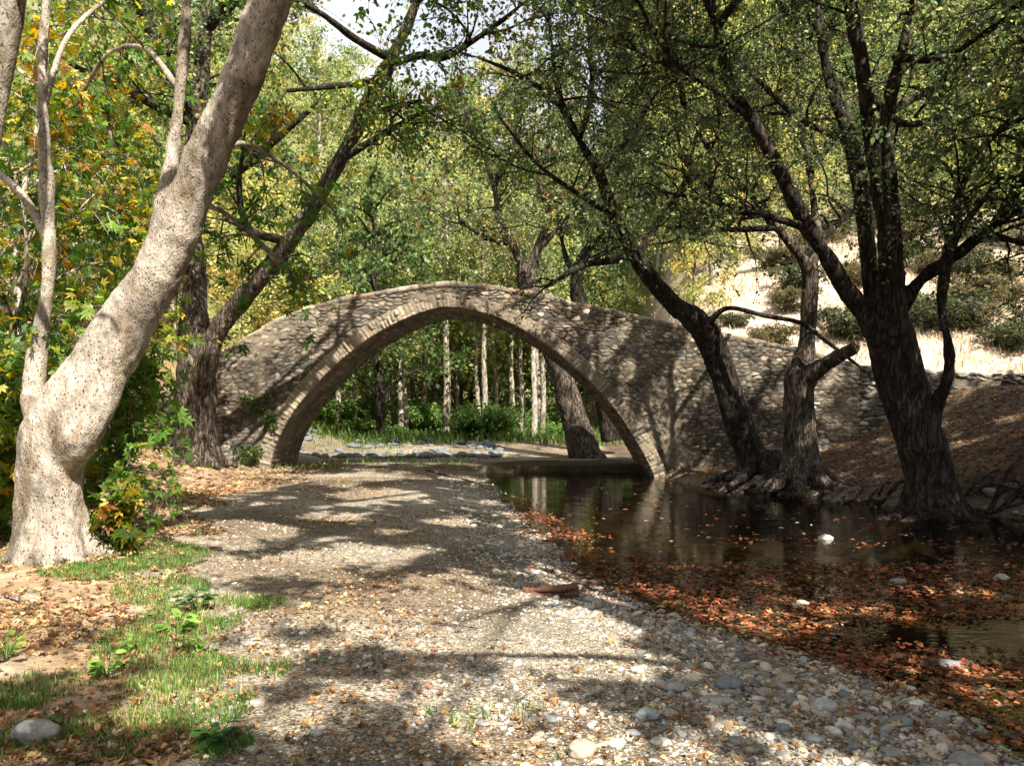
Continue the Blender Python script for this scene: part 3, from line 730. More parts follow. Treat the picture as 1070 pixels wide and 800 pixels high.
# 2. trunk at the picture's upper left corner
def corner_tree():
    pts = W([(-110, 640, 6.4, 60), (-80, 480, 6.4, 46), (-48, 300, 6.4, 40), (-14, 130, 6.4, 34), (6, 30, 6.4, 32), (18, -60, 6.4, 30), (30, -200, 6.4, 24), (20, -340, 6.4, 14)])
    b = pts[0][0].copy(); b[2] = float(height(b[0], b[1]))
    t = thing('plane_tree', 'second pale trunk cutting across the upper corner beside the thick leaning plane tree', 'tree', b)
    fused([(*pts, 24)], .03, .02, M_PLANE, 'trunk', t, b)
    l1 = W([(12, -10, 6.4, 12), (60, -90, 5.8, 9), (140, -190, 5.2, 5)]); l2 = W([(25, -150, 6.4, 12), (-60, -230, 7.4, 8), (-100, -300, 8.4, 5)])
    for l in (l1, l2): limb_part(*l, M_PLANE, t, b)
    crown([(*l1, .3), (*l2, .2), (*pts, .8)], 'crown', t, b, PLANE, leaf=.14, kind='palm', n1=3.4, len1=(.8, 1.8), n2=5, len2=(.3, .6), n3=6, wood=M_BROWN)
corner_tree()

# 3. the tree at the bridge's near end, with a long limb leaning over the bridge
def end_tree():
    b = P(205, 488, 19.9); b[2] = float(height(b[0], b[1]))
    t = thing('plane_tree', 'gnarled tree at the left foot of the bridge, one dark limb leaning over the arch', 'tree', b)
    main = W([(208, 500, 19.9, 60), (207, 480, 19.9, 50), (206, 440, 19.9, 42), (205, 395, 19.9, 40), (204, 350, 19.9, 34), (203, 290, 20, 25), (200, 220, 20.2, 20), (205, 130, 20.4, 20), (215, 30, 20.5, 15), (220, -60, 20.5, 10)])
    lean = W([(208, 410, 19.7, 26), (228, 345, 19.4, 22), (270, 292, 19, 21), (311, 240, 18.5, 19), (345, 185, 18, 18), (370, 140, 17.6, 17), (388, 100, 17.3, 17), (410, 60, 17, 15), (436, 0, 16.6, 12), (455, -70, 16.2, 9), (480, -150, 15.8, 6)])
    def roots(mb):
        for a in (-2.8, -2.0, -1.3, -.6, .2, 3.0):
            d = np.array([cos(a), sin(a), 0]); q, r = smooth_path([b + d * .2 + [0, 0, .6], b + d * .5 + [0, 0, .1], b + d * 1.0 + [0, 0, -.12]], [.22, .18, .05], .08); tube(mb, q, r, 12)
    fused([(*main, 22), (*lean, 18)], .035, .06, M_MID, 'trunk', t, b, .02, roots)
    L = [W([(408, 62, 17, 9), (370, 40, 16, 8), (335, 14, 15.2, 6), (290, -10, 14.5, 4)]), W([(405, 68, 17, 9), (440, 58, 16.6, 8), (466, 60, 16.2, 6), (520, 25, 15.8, 5), (545, 5, 15.5, 3)]),
         W([(385, 120, 17.3, 8), (410, 112, 16.8, 6), (440, 105, 16.4, 4)]), W([(360, 165, 17.8, 8), (400, 140, 17.2, 7), (440, 118, 16.6, 4)]), W([(300, 252, 18.6, 10), (262, 240, 18.2, 8), (250, 200, 17.8, 6), (255, 150, 17.4, 4)]),
         W([(205, 290, 20, 12), (150, 240, 19, 9), (90, 200, 18, 5)]), W([(200, 220, 20.2, 12), (260, 170, 19.4, 9), (330, 110, 18.6, 5)]), W([(205, 130, 20.4, 12), (120, 90, 19.6, 8), (60, 60, 19, 4)]), W([(395, 85, 17.2, 8), (350, 90, 16.6, 6), (300, 95, 16, 4)])]
    for l in L: limb_part(*l, M_DARK, t, b)
    U = [W([(436, 0, 16.6, 10), (500, -70, 15.6, 8), (590, -120, 14.6, 6), (680, -150, 13.8, 4)]), W([(455, -70, 16.2, 9), (400, -120, 15, 7), (330, -150, 14, 5), (270, -150, 13.2, 3)]), W([(455, -70, 16.2, 8), (500, -170, 14.8, 6), (540, -260, 13.4, 4)]), W([(215, 30, 20.5, 12), (280, -30, 19.2, 9), (350, -70, 18, 6)]), W([(205, 130, 20.4, 12), (150, 20, 19, 9), (130, -60, 17.6, 6)])]  # upper limbs added so their leaves shade the bridge wall
    for l in U: limb_part(*l, M_DARK, t, b)
    crown([(*l, .25) for l in L] + [(*main, .62), (*lean, .7)], 'crown', t, b, [(c, w) for c, w in PLANE[:4]] + [((.12, .12, .04), 3), ((.3, .13, .05), .5)], leaf=.105, kind='oval', sub=5, n1=3.2, len1=(.8, 1.9), n2=6, len2=(.3, .7), n3=8, wood=M_DARK, droop=.25)
    crown([(*l, .2) for l in U], 'crown', t, b, ALDER[1:], leaf=.1, sub=11, n1=3.6, len1=(.9, 2.0), n2=8, len2=(.3, .8), n3=11, up=.35)
end_tree()

# 4. leaning tree on the far bank, in front of the wall
def lean_tree():
    b = P(797, 487, 18.3); b[2] = float(height(b[0], b[1]))
    t = thing('alder_tree', 'dark alder trunk leaning left in front of the bridge wall, bent at a knob', 'tree', b)
    main = W([(794, 505, 18.3, 50), (788, 482, 18.3, 33), (771, 440, 18.3, 30), (759, 400, 18.3, 29), (746, 365, 18.2, 30), (729, 338, 18, 28), (698, 312, 17.7, 22), (667, 272, 17.3, 17), (643, 228, 17, 15), (626, 182, 16.7, 13), (603, 142, 16.4, 11), (586, 105, 16.1, 9), (578, 60, 15.8, 8), (572, 0, 15.5, 6), (560, -70, 15, 4)])
    knob = W([(744, 366, 18.1, 22), (743, 346, 17.9, 22), (737, 334, 17.8, 13)])
    def roots(mb):
        for a in (-2.4, -1.6, -.9, -.2, 3.3):
            d = np.array([cos(a), sin(a), 0]); q, r = smooth_path([b + d * .2 + [0, 0, .5], b + d * .6 + [0, 0, .06], b + d * 1.5 + [0, 0, -.2]], [.2, .16, .05], .08); tube(mb, q, r, 10)
    fused([(*main, 20), (*knob, 14)], .035, .05, M_DARK, 'trunk', t, b, .02, roots)
    L = [W([(660, 266, 17.2, 9), (640, 272, 16.8, 8), (608, 278, 16.3, 7), (570, 300, 15.9, 4)]), W([(664, 270, 17.3, 9), (690, 228, 17.4, 7), (715, 190, 17.5, 5), (728, 140, 17.5, 3)]), W([(605, 145, 16.4, 7), (616, 110, 16.8, 6), (618, 60, 17, 4), (612, 10, 17.2, 3)]),
         W([(738, 340, 17.8, 8), (760, 322, 17.4, 5), (800, 330, 17, 5), (838, 338, 16.6, 5), (868, 360, 16.2, 4), (905, 388, 15.9, 3)]), W([(640, 225, 17, 7), (600, 200, 16.6, 5), (560, 170, 16.2, 4), (520, 120, 15.8, 3)]), W([(626, 182, 16.7, 6), (660, 140, 16.2, 5), (690, 90, 15.8, 3)]),
         W([(588, 108, 16.1, 6), (545, 80, 15.6, 5), (500, 60, 15, 3)])]
    for l in L: limb_part(*l, M_DARK, t, b)
    crown([(*l, .3) for k, l in enumerate(L) if k != 3] + [(*main, .72)], 'crown', t, b, ALDER, leaf=.066, sub=3, n1=3.6, len1=(.7, 1.7), n2=7, len2=(.3, .7), n3=11)
lean_tree()

# 5. stocky tree between the leaning one and the big one
def mid_tree():
    b = P(836, 490, 17); b[2] = float(height(b[0], b[1]))
    t = thing('alder_tree', 'short stocky alder with a sun flecked trunk, between the leaning alder and the big one', 'tree', b)
    main = W([(840, 510, 17, 50), (838, 485, 17, 40), (836, 440, 17, 35), (836, 400, 17, 33), (843, 360, 17, 19), (846, 320, 17, 18), (845, 285, 17, 18), (832, 262, 16.9, 14), (812, 238, 16.8, 12), (780, 200, 16.6, 10), (745, 160, 16.3, 8), (715, 110, 16, 6), (700, 40, 15.7, 5)])
    side = W([(836, 405, 17, 28), (850, 388, 16.7, 23), (874, 374, 16.2, 17), (895, 362, 15.6, 14)])
    upr = W([(846, 290, 17, 14), (852, 240, 17.2, 12), (846, 180, 17.4, 10), (835, 110, 17.6, 8), (830, 30, 17.8, 6)])
    def roots(mb):
        for a in (-2.6, -1.9, -1.1, -.4):
            d = np.array([cos(a), sin(a), 0]); q, r = smooth_path([b + d * .2 + [0, 0, .5], b + d * .6 + [0, 0, .05], b + d * 1.4 + [0, 0, -.2]], [.2, .16, .05], .08); tube(mb, q, r, 10)
    fused([(*main, 20), (*side, 16), (*upr, 12)], .035, .06, M_MID, 'trunk', t, b, .02, roots)
    L = [W([(840, 268, 16.9, 8), (880, 230, 17.4, 6), (930, 190, 18, 4)]), W([(812, 238, 16.8, 7), (760, 240, 16.6, 6), (700, 238, 16.4, 4)]), W([(850, 240, 17.2, 7), (800, 150, 17.6, 5), (770, 80, 18, 3)]), W([(846, 180, 17.4, 7), (890, 120, 18, 5), (920, 60, 18.6, 3)])]
    for l in L: limb_part(*l, M_DARK, t, b)
    U = [W([(830, 30, 17.8, 9), (838, -60, 17.2, 7), (900, -130, 16.2, 5), (960, -160, 15.4, 3)]), W([(830, 30, 17.8, 9), (780, -60, 17, 7), (720, -120, 16, 5), (650, -150, 15.2, 3)]), W([(835, 60, 17.7, 8), (880, -20, 17.8, 6), (950, -60, 17.8, 4)]), W([(715, 110, 16, 7), (690, 0, 15.4, 6), (640, -90, 14.8, 4)])]  # upper limbs added so this crown shades the right-hand wall
    for l in U: limb_part(*l, M_DARK, t, b)
    crown([(*l, .15) for l in U], 'crown', t, b, ALDER, leaf=.08, sub=8, n1=3.4, len1=(.9, 2.0), n2=8, len2=(.3, .8), n3=11, up=.35)
    crown([(*l, .3) for l in L] + [(*main, .6), (*upr, .35)], 'crown', t, b, ALDER, leaf=.066, sub=6, n1=3.6, len1=(.7, 1.7), n2=7, len2=(.3, .7), n3=11)
mid_tree()

# 6. the big many-stemmed alder at the water's edge
def big_tree():
    b = P(972, 538, 13.6); b[2] = float(height(b[0], b[1]))
    t = thing('alder_tree', 'big black alder with many upright stems, rooted at the edge of the water', 'tree', b)
    main = W([(982, 560, 13.6, 84), (977, 535, 13.6, 60), (969, 490, 13.6, 50), (956, 445, 13.6, 48), (944, 405, 13.6, 49), (934, 365, 13.6, 52), (924, 330, 13.6, 46)])
    J1 = W([(932, 368, 13.5, 32), (905, 332, 13.4, 23), (876, 290, 13.2, 20), (846, 240, 12.9, 19), (820, 190, 12.6, 18), (797, 145, 12.4, 17), (772, 105, 12.2, 16), (758, 70, 12, 14), (748, 30, 11.9, 12), (735, -10, 11.8, 11), (715, -90, 11.5, 10), (690, -190, 11, 6)])
    J2 = W([(920, 345, 13.8, 26), (909, 290, 14, 19), (902, 215, 14.2, 18), (890, 150, 14.4, 16), (869, 90, 14.6, 14), (858, 40, 14.8, 13), (850, -20, 15, 11), (845, -110, 15.2, 9), (835, -200, 15.2, 5)])
    J3 = W([(928, 340, 13.5, 32), (930, 270, 13.4, 25), (921, 200, 13.3, 21), (908, 120, 13.2, 18), (899, 60, 13.1, 16), (888, 0, 13, 14), (880, -80, 12.9, 13), (885, -190, 12.8, 7)])
    J4 = W([(936, 350, 13.3, 30), (938, 285, 13.1, 18), (930, 195, 12.9, 16), (928, 120, 12.7, 15), (942, 55, 12.5, 13), (955, 0, 12.3, 11), (970, -90, 12.1, 11), (990, -190, 12, 6)])
    J6 = W([(938, 325, 13.5, 20), (962, 292, 13.2, 16), (985, 276, 13, 15), (1010, 258, 12.7, 13), (1040, 235, 12.4, 12), (1075, 215, 12.1, 10), (1130, 180, 11.6, 6)])
    K = W([(962, 470, 13.4, 30), (976, 430, 13.2, 17), (990, 398, 13.1, 15), (992, 370, 13, 12), (984, 325, 13, 11), (987, 285, 12.9, 14), (996, 230, 12.8, 12), (1005, 195, 12.7, 11), (1022, 160, 12.6, 10), (1048, 134, 12.5, 9), (1085, 118, 12.3, 7)])
    def roots(mb):
        for a, L in ((-2.9, 1.6), (-2.3, 1.5), (-1.7, 1.0), (-1.1, 1.0), (-.5, 1.6), (.1, 1.9), (.7, 1.5)):
            d = np.array([cos(a), sin(a), 0]); s = np.array([-sin(a), cos(a), 0]) * RNG.uniform(-.3, .3)
            q, r = smooth_path([b + d * .25 + [0, 0, .7], b + d * .55 + [0, 0, .2], b + d * (.5 + L * .5) + s + [0, 0, .06], b + d * (.5 + L) + s * 2 + [0, 0, -.2]], [.19, .15, .09, .03], .08); tube(mb, q, r, 12)
    fused([(*main, 26), (*J1, 16), (*J2, 16), (*J3, 16), (*J4, 16), (*J6, 14), (*K, 14)], .032, .05, M_DARK, 'trunk', t, b, .022, roots)
    L = [W([(757, 80, 12, 9), (730, 70, 12.4, 8), (700, 68, 12.8, 6), (655, 48, 13.2, 4)]), W([(775, 118, 12.2, 8), (740, 90, 11.6, 6), (700, 60, 11, 5), (660, -10, 10.5, 3)]), W([(985, 285, 12.9, 9), (1004, 240, 12.4, 7), (1035, 200, 12, 5)]), W([(1015, 250, 12.6, 9), (1050, 250, 12.2, 6), (1100, 260, 11.8, 4)]),
         W([(935, 60, 12.5, 10), (985, 60, 11.8, 7), (1050, 20, 11, 5)]), W([(924, 120, 12.7, 10), (970, 95, 13.4, 8), (1020, 78, 14.2, 5), (1080, 40, 15, 3)]), W([(905, 100, 13.2, 10), (950, 130, 14, 7), (1010, 110, 14.8, 4)]), W([(842, 238, 12.9, 9), (800, 225, 12.3, 7), (740, 210, 11.8, 5), (690, 200, 11.3, 3)]), W([(890, 150, 14.4, 8), (830, 120, 15, 6), (770, 60, 15.6, 4)]), W([(748, 30, 11.9, 9), (800, -40, 11.2, 7), (860, -120, 10.4, 4)])]
    over = [W([(890, 0, 13, 14), (800, -160, 11.2, 11), (700, -330, 9.4, 7), (600, -560, 8, 4)]), W([(955, 0, 12.3, 14), (960, -180, 10.5, 10), (950, -420, 8.8, 6), (930, -700, 7.4, 4)]), W([(1040, 235, 12.4, 12), (1120, 100, 10.8, 9), (1180, -60, 9.4, 6)]),
            W([(880, -80, 12.9, 12), (760, -190, 13.2, 9), (640, -260, 13.5, 6)]), W([(1085, 118, 12.3, 8), (1160, 40, 12, 6), (1240, -60, 11.6, 4)]), W([(735, -10, 11.8, 10), (640, -80, 11.6, 8), (540, -130, 11.4, 5), (440, -170, 11.2, 3)])]  # limbs reaching out of view, added for the shade they cast
    for l in L + over: limb_part(*l, M_DARK, t, b)
    mains = [(*J1, .62), (*J2, .6), (*J3, .6), (*J4, .6), (*J6, .55), (*K, .6)]
    crown(mains + [(*l, .25) for l in L], 'crown', t, b, ALDER, leaf=.062, sub=4, n1=3.9, len1=(.7, 1.7), n2=7, len2=(.3, .7), n3=12)
    crown([(*l, .2) for l in over], 'crown', t, b, ALDER, leaf=.085, sub=13, n1=3.6, len1=(1.0, 2.2), n2=8, len2=(.35, .8), n3=12)
    # tangled roots exposed along the bank
    for k in range(64):
        x = RNG.uniform(4.4, 9.8); y = float(np.interp(x, XR[::-1, 1][2:10] if False else np.array([4.9, 6.2, 6.9, 7.3, 8.5, 10.4]), np.array([17.8, 16.3, 15, 14, 13, 12]))) + RNG.uniform(-.12, .6)
        a = RNG.uniform(-.9, .6) + (0 if RNG.random() < .5 else pi); n = 6; p = [np.array([x, y, 0.])]; L_ = RNG.uniform(.5, 1.5)
        for j in range(n):
            a += RNG.normal(0, .35); q = p[-1] + np.array([cos(a), sin(a) * .6, 0]) * L_ / n; p.append(q)
        p = np.array(p); p[:, 2] = height(p[:, 0], p[:, 1]) + RNG.uniform(.0, .10) + .06 * np.sin(np.arange(n + 1) * 1.3 + k); r0 = RNG.uniform(.015, .055)
        limb_part(p, np.linspace(r0, r0 * .35, n + 1), M_DARK if k % 3 else M_BROWN, t, b, 'root', 8)
big_tree()

# 7. forked tree behind the arch, its stems rising over the crown of the bridge
def fork_tree():
    b = P(612, 478, 27); b[2] = float(height(b[0], b[1]))
    t = thing('alder_tree', 'forked dark tree behind the arch, leaning trunk seen under it, stems above it', 'tree', b)
    main = W([(616, 486, 27, 44), (610, 470, 27, 34), (598, 430, 27, 28), (585, 385, 27, 25), (567, 335, 27, 24), (553, 303, 27, 24), (548, 285, 27, 22)])
    s1 = W([(550, 295, 27, 15), (538, 262, 26.8, 12), (523, 235, 26.6, 10), (516, 195, 26.3, 8), (500, 150, 26, 6), (480, 100, 25.6, 4)])
    s2 = W([(550, 295, 27, 16), (562, 262, 27, 12), (573, 222, 27, 10), (566, 190, 27, 8), (575, 140, 27, 7), (570, 80, 27, 5)])
    s3 = W([(562, 262, 27, 10), (590, 230, 26.6, 8), (605, 205, 26.2, 6), (630, 170, 25.8, 4)])
    fused([(*main, 18), (*s1, 12), (*s2, 12), (*s3, 10)], .05, .07, M_MID, 'trunk', t, b, .02)
    L = [W([(534, 255, 26.8, 6), (510, 250, 26.4, 5), (480, 230, 26, 3)]), W([(516, 195, 26.3, 6), (540, 150, 26, 4), (545, 100, 25.8, 3)])]
    for l in L: limb_part(*l, M_DARK, t, b)
    crown([(*l, .3) for l in L] + [(*s1, .35), (*s2, .4), (*s3, .4)], 'crown', t, b, ALDER[1:] + [((.26, .12, .05), .6)], leaf=.11, sub=4, n1=2.6, len1=(.8, 1.8), n2=6, len2=(.3, .8), n3=9, cull=False)
    b = P(598, 470, 28.5); b[2] = float(height(b[0], b[1]))
    t = thing('alder_tree', 'dark spreading tree close behind the bridge, right of the forked one', 'tree', b)
    m2 = W([(640, 460, 28.5, 26), (625, 380, 28.3, 22), (606, 320, 28, 18), (604, 285, 27.8, 15), (618, 255, 27.6, 12), (640, 225, 27.4, 9), (655, 190, 27.2, 7), (660, 120, 27, 4)])
    s1 = W([(604, 290, 27.8, 10), (592, 270, 27.8, 8), (585, 240, 27.8, 6), (580, 200, 27.8, 4)]); s2 = W([(618, 255, 27.6, 9), (655, 245, 27, 7), (700, 230, 26.4, 4)])
    fused([(*m2, 16), (*s1, 10), (*s2, 10)], .05, .04, M_DARK, 'trunk', t, b, .02)
    crown([(*m2, .55), (*s1, .3), (*s2, .3)], 'crown', t, b, ALDER, leaf=.11, sub=4, n1=3, len1=(.7, 1.6), n2=6, len2=(.3, .8), n3=9, cull=False)
fork_tree()

# 8. young broad-leaved trees crowding the bank behind the leaning plane
def bank_tree(x, y, h, label, leaf=.115, lean=(0, 0), mat=M_BROWN, w=.09, n=5, low=.12, pal=PLANE):
    b = np.array([x, y, float(height(x, y))])
    t = thing('young_plane_tree', label, 'tree', b, 'young plane trees on the bank')
    pts = [b + [0, 0, -.2]] + [b + [lean[0] * k / 5 + RNG.normal(0, .12), lean[1] * k / 5 + RNG.normal(0, .12), h * k / 5] for k in range(1, 6)]
    rad = np.linspace(w, w * .25, 6)
    limb_part(pts, rad, mat, t, b, 'trunk', 12)
    L = []
    for k in range(n):
        u = low + (.95 - low) * (k + RNG.random()) / n; p0 = np.array([np.interp(u * 5, range(6), [q[i] for q in pts]) for i in range(3)]); a = RNG.uniform(0, 2 * pi); l = RNG.uniform(1.0, 2.0)
        p1 = p0 + [cos(a) * l * .5, sin(a) * l * .5, l * .35]; p2 = p0 + [cos(a) * l, sin(a) * l, l * .45]
        L.append((np.array([p0, p1, p2]), np.array([w * .4, w * .28, w * .12])))
    for l in L: limb_part(*l, mat, t, b, 'limb', 7)
    crown([(*l, .15) for l in L] + [(np.array(pts), rad, .3)], 'crown', t, b, pal, leaf=leaf, kind='palm', n1=4.2, len1=(.6, 1.4), n2=6, len2=(.25, .55), n3=6, wood=mat, up=.1, droop=.3)
bank_tree(-7.6, 11.8, 6.5, 'young plane tree with pale stem and yellow leaves behind the leaning plane trunk', mat=M_PALE, lean=(.5, 0), n=9)
bank_tree(-9.6, 13.5, 7.5, 'leafy young plane tree deepest green, farther from the bridge than its neighbours', n=9)
bank_tree(-8.4, 14.8, 7.0, 'young plane tree with thin dark trunk and orange flecked crown nearer the bridge', lean=(-.4, .3), mat=M_DARK, n=9)
bank_tree(-9.0, 18.0, 8.5, 'tall young plane tree behind the others on the leafy bank', n=9, leaf=.15)
bank_tree(-12.0, 16.5, 8.0, 'young plane tree half hidden at the edge of the leafy bank', n=8, leaf=.15)
bank_tree(-6.2, 9.6, 5.0, 'thin sapling with bright green leaves just behind the pale fork', n=6, w=.05)
bank_tree(-11.0, 22.0, 9.5, 'plane tree with grey trunk at the end of the bridge approach', n=9, leaf=.17, mat=M_PALE, w=.14)

# 9. suckers and shrubs at the foot of the plane tree
def shrub(name, label, cat, x, y, h, r, stems, pal, leaf, kind='palm', n3=5, n1=4, spread=1.0, mat=M_BROWN, group=None, cull=False, z=None):
    b = np.array([x, y, float(height(x, y)) if z is None else z]); t = thing(name, label, cat, b, group); L = []
    for k in range(stems):
        a = RNG.uniform(0, 2 * pi); q = RNG.uniform(.3, 1) * r; hh = h * RNG.uniform(.6, 1)
        pts = np.array([b + [RNG.normal(0, .05), RNG.normal(0, .05), -.05], b + [cos(a) * q * .4, sin(a) * q * .4, hh * .5], b + [cos(a) * q, sin(a) * q, hh]])
        L.append((pts, np.array([.018, .012, .006]) * (.6 + h * .25)))
    for l in L: limb_part(*l, mat, t, b, 'stem', 6)
    crown([(*l, .12) for l in L], 'foliage', t, b, pal, leaf=leaf, kind=kind, n1=n1, len1=(.25 * h * .6, .5 * h * .6), n2=4, len2=(.12 * h * .6, .3 * h * .6), n3=n3, wood=mat, up=.1, droop=.3, cull=cull)
    return t
shrub('plane_suckers' if False else 'plane_sapling', 'bushy plane sapling with green and yellow leaves at the foot of the leaning trunk', 'sapling', -4.2, 8.5, 2.5, .28, 6, [((.07, .14, .025), 3), ((.13, .22, .04), 3), ((.24, .29, .05), 2), ((.36, .28, .05), .8)], .10, n1=4)
shrub('plane_sapling', 'small orange and green sapling low beside the leaning trunk base', 'sapling', -3.95, 8.1, .8, .28, 5, PLANE[2:] + [((.06, .1, .02), 3)], .10, n1=5)
shrub('plane_sapling', 'yellow leaved sapling left of the leaning trunk', 'sapling', -5.6, 8.6, 2.3, .6, 7, PLANE[1:5], .13, n1=5)
shrub('ivy_tuft', 'green tuft of plants growing from the left end of the bridge wall', 'plant', bx(262), 21.35, .6, .5, 5, WOODS_DARK, .08, 'oval', 6)

shrub('wall_plant', 'green plant rooted in the masonry low on the left end of the bridge wall', 'plant', bx(268), 21.42, .5, .4, 6, WOODS_DARK, .07, 'oval', 6, z=bz(432))
shrub('wall_plant', 'small green plant hanging beside the left side of the arch ring', 'plant', bx(286), 21.40, .35, .25, 5, WOODS_DARK, .06, 'oval', 6, z=bz(446))
shrub('wall_plant', 'leafy sprig growing from the top of the bridge left of the crown', 'plant', bx(352), 21.7, .45, .3, 5, WOODS, .06, 'oval', 5, z=bz(312))

# 10. woods behind: a few base trees, copied
def wood_tree(pal, h, leaf, bark, r, n, low, spreadx, thin=.16):
    """returns (trunk mesh, crown mesh) standing at the origin"""
    mb = MB(); b = np.zeros(3); k = 7
    pts = np.array([[RNG.normal(0, .02) * h * .3 * (i > 0), RNG.normal(0, .02) * h * .3 * (i > 0), h * i / (k - 1) - (.3 if i == 0 else 0)] for i in range(k)]); rad = np.linspace(thin, thin * .2, k)
    p, q = smooth_path(pts, rad, .2); tube(mb, p, q, 12, rough=.12)
    L = []
    for i in range(n):
        u = low + (.97 - low) * (i + RNG.random()) / n; p0 = np.array([np.interp(u * (k - 1), range(k), pts[:, j]) for j in range(3)]); a = i * 2.4 + RNG.uniform(-.5, .5)
        l = spreadx * RNG.uniform(.6, 1.1) * (1.1 - .55 * u)
        d = np.array([cos(a), sin(a), 0]); q = np.array([p0, p0 + d * l * .5 + [0, 0, l * .3], p0 + d * l + [0, 0, l * .42]]); L.append((q, np.array([.05, .035, .015])))
        pp, rr = smooth_path(q, L[-1][1], .25); tube(mb, pp, rr, 7)
    tm = mb.mesh('trunk', bark)
    cb = MB()
    crown([(*l, .2) for l in L] + [(pts, rad, .6)], '', None, b, pal, leaf=leaf, kind='rhomb', n1=2.2, len1=(.6, 1.6), n2=5, len2=(.3, .9), n3=9, cull=False, droop=.2, out=cb, wood=bark)
    return tm, cb.mesh('crown', [M_LEAF, bark])
KINDS = {
    'slim': wood_tree(WOODS, 9.5, .16, M_PALE, 0, 13, .5, 1.7, .15),
    'slim2': wood_tree(WOODS + [((.15, .18, .06), 1)], 10.5, .16, M_GREY, 0, 13, .52, 1.8, .16),
    'yellow': wood_tree(WOODS_YELLOW, 8.0, .19, M_BROWN, 0, 18, .2, 2.6, .15),
    'olive': wood_tree(WOODS, 7.5, .19, M_BROWN, 0, 20, .14, 2.9, .16),
    'dark': wood_tree(WOODS_DARK, 8.0, .19, M_DARK, 0, 20, .14, 2.8, .17),
}
def plant(kind, x, y, s, label, group, name='woodland_tree', lean=None):
    z = float(height(x, y)); t = thing(name, label, 'tree', (x, y, z), group)
    t.rotation_euler = (RNG.normal(0, .04) if lean is None else lean[0], RNG.normal(0, .04) if lean is None else lean[1], RNG.uniform(0, 6.28)) if lean is None else (lean[0], lean[1], 0)
    t.scale = (s, s, s * RNG.uniform(.92, 1.12))
    for nm, me in zip(('trunk', 'crown'), KINDS[kind]):
        o = bpy.data.objects.new(nm, me); C.objects.link(o); o.parent = t
    return t
# trunks that show through the arch
ARCH_TREES = [(371, 448, 40, 'slim', 1.0, 'grey'), (397, 447, 39, 'slim', 1.1, 'pale'), (430, 452, 46, 'slim2', 1.1, ''), (441, 449, 44, 'slim', 1.0, ''), (465, 452, 37, 'slim2', 1.25, 'white'), (492, 452, 49, 'yellow', 1.2, ''), (527, 455, 47, 'slim', 1.0, ''), (545, 456, 38, 'slim2', .9, ''), (558, 458, 36, 'slim', 1.05, 'pair'), (566, 459, 36.5, 'slim2', .95, 'pair'), (345, 450, 44, 'slim2', 1.0, ''), (412, 450, 50, 'slim', 1.1, ''), (480, 450, 52, 'slim2', 1.1, ''), (510, 452, 55, 'slim', 1.2, ''), (384, 450, 53, 'olive', 1.2, ''), (325, 450, 47, 'olive', 1.2, ''), (590, 455, 45, 'dark', 1.2, ''), (352, 450, 37, 'slim', .95, ''), (418, 452, 36, 'slim', .9, ''), (505, 455, 36, 'slim2', 1.0, ''), (447, 452, 54, 'yellow', 1.0, ''), (535, 455, 43, 'slim', 1.1, ''), (380, 452, 44, 'slim2', 1.1, ''), (362, 452, 41, 'slim2', 1.0, ''), (405, 452, 43, 'slim2', 1.0, ''), (424, 452, 38.5, 'slim2', .85, ''), (455, 452, 45, 'slim2', 1.1, ''), (476, 452, 43.5, 'slim2', 1.0, ''), (500, 455, 39, 'slim', .9, ''), (518, 455, 41, 'slim2', 1.0, ''), (338, 450, 40, 'slim2', .9, '')]
ARCH_LABELS = {0: 'slim grey trunk seen through the arch, nearest its left side', 1: 'slim pale trunk through the arch, second bright one from its left foot', 4: 'tallest white trunk seen under the crown of the arch', 5: 'yellowing tree through the arch just right of the white trunk', 8: 'slim lit trunk at the right of the arch, left one of a close pair', 9: 'slim trunk at the right of the arch, right one of a close pair'}
for k, (px, py, Y, kd, s, _) in enumerate(ARCH_TREES):
    p = P(px, py, Y); plant(kd, p[0], p[1], s, ARCH_LABELS.get(k, 'slim tree among the dim woods seen through the arch'), 'trees seen through the arch', lean=(RNG.normal(0, .015), RNG.normal(0, .03)))
# crowns above the bridge and on the slopes
SL = {'olive': 'olive green tree in the sunlit woods behind the bridge', 'yellow': 'yellowing tree in the sunlit woods behind the bridge', 'dark': 'dark green tree in the woods behind the bridge', 'slim': 'slender pale stemmed tree in the woods behind the bridge', 'slim2': 'slender deep green tree in the woods behind the bridge'}
kk = ['olive', 'yellow', 'slim', 'yellow', 'dark', 'olive', 'slim2', 'yellow']
cnt = 0
for row, (Y, n, x0, x1, s) in enumerate(((33, 5, -17, -5, 1.0), (40, 7, -24, -2, 1.15), (45, 5, -4, 6, 1.2), (53, 10, -30, 8, 1.35), (64, 11, -36, 14, 1.5), (78, 12, -46, 26, 1.7), (94, 11, -58, 50, 1.7), (115, 10, -70, 66, 1.8))):
    for i in range(n):
        x = x0 + (x1 - x0) * (i + .5 + RNG.uniform(-.35, .35)) / n; y = Y + RNG.uniform(-3, 3)
        kd = kk[cnt % len(kk)]; cnt += 1
        plant(kd, x, y, s * RNG.uniform(.85, 1.2), SL[kd], 'trees of the woods behind the bridge')
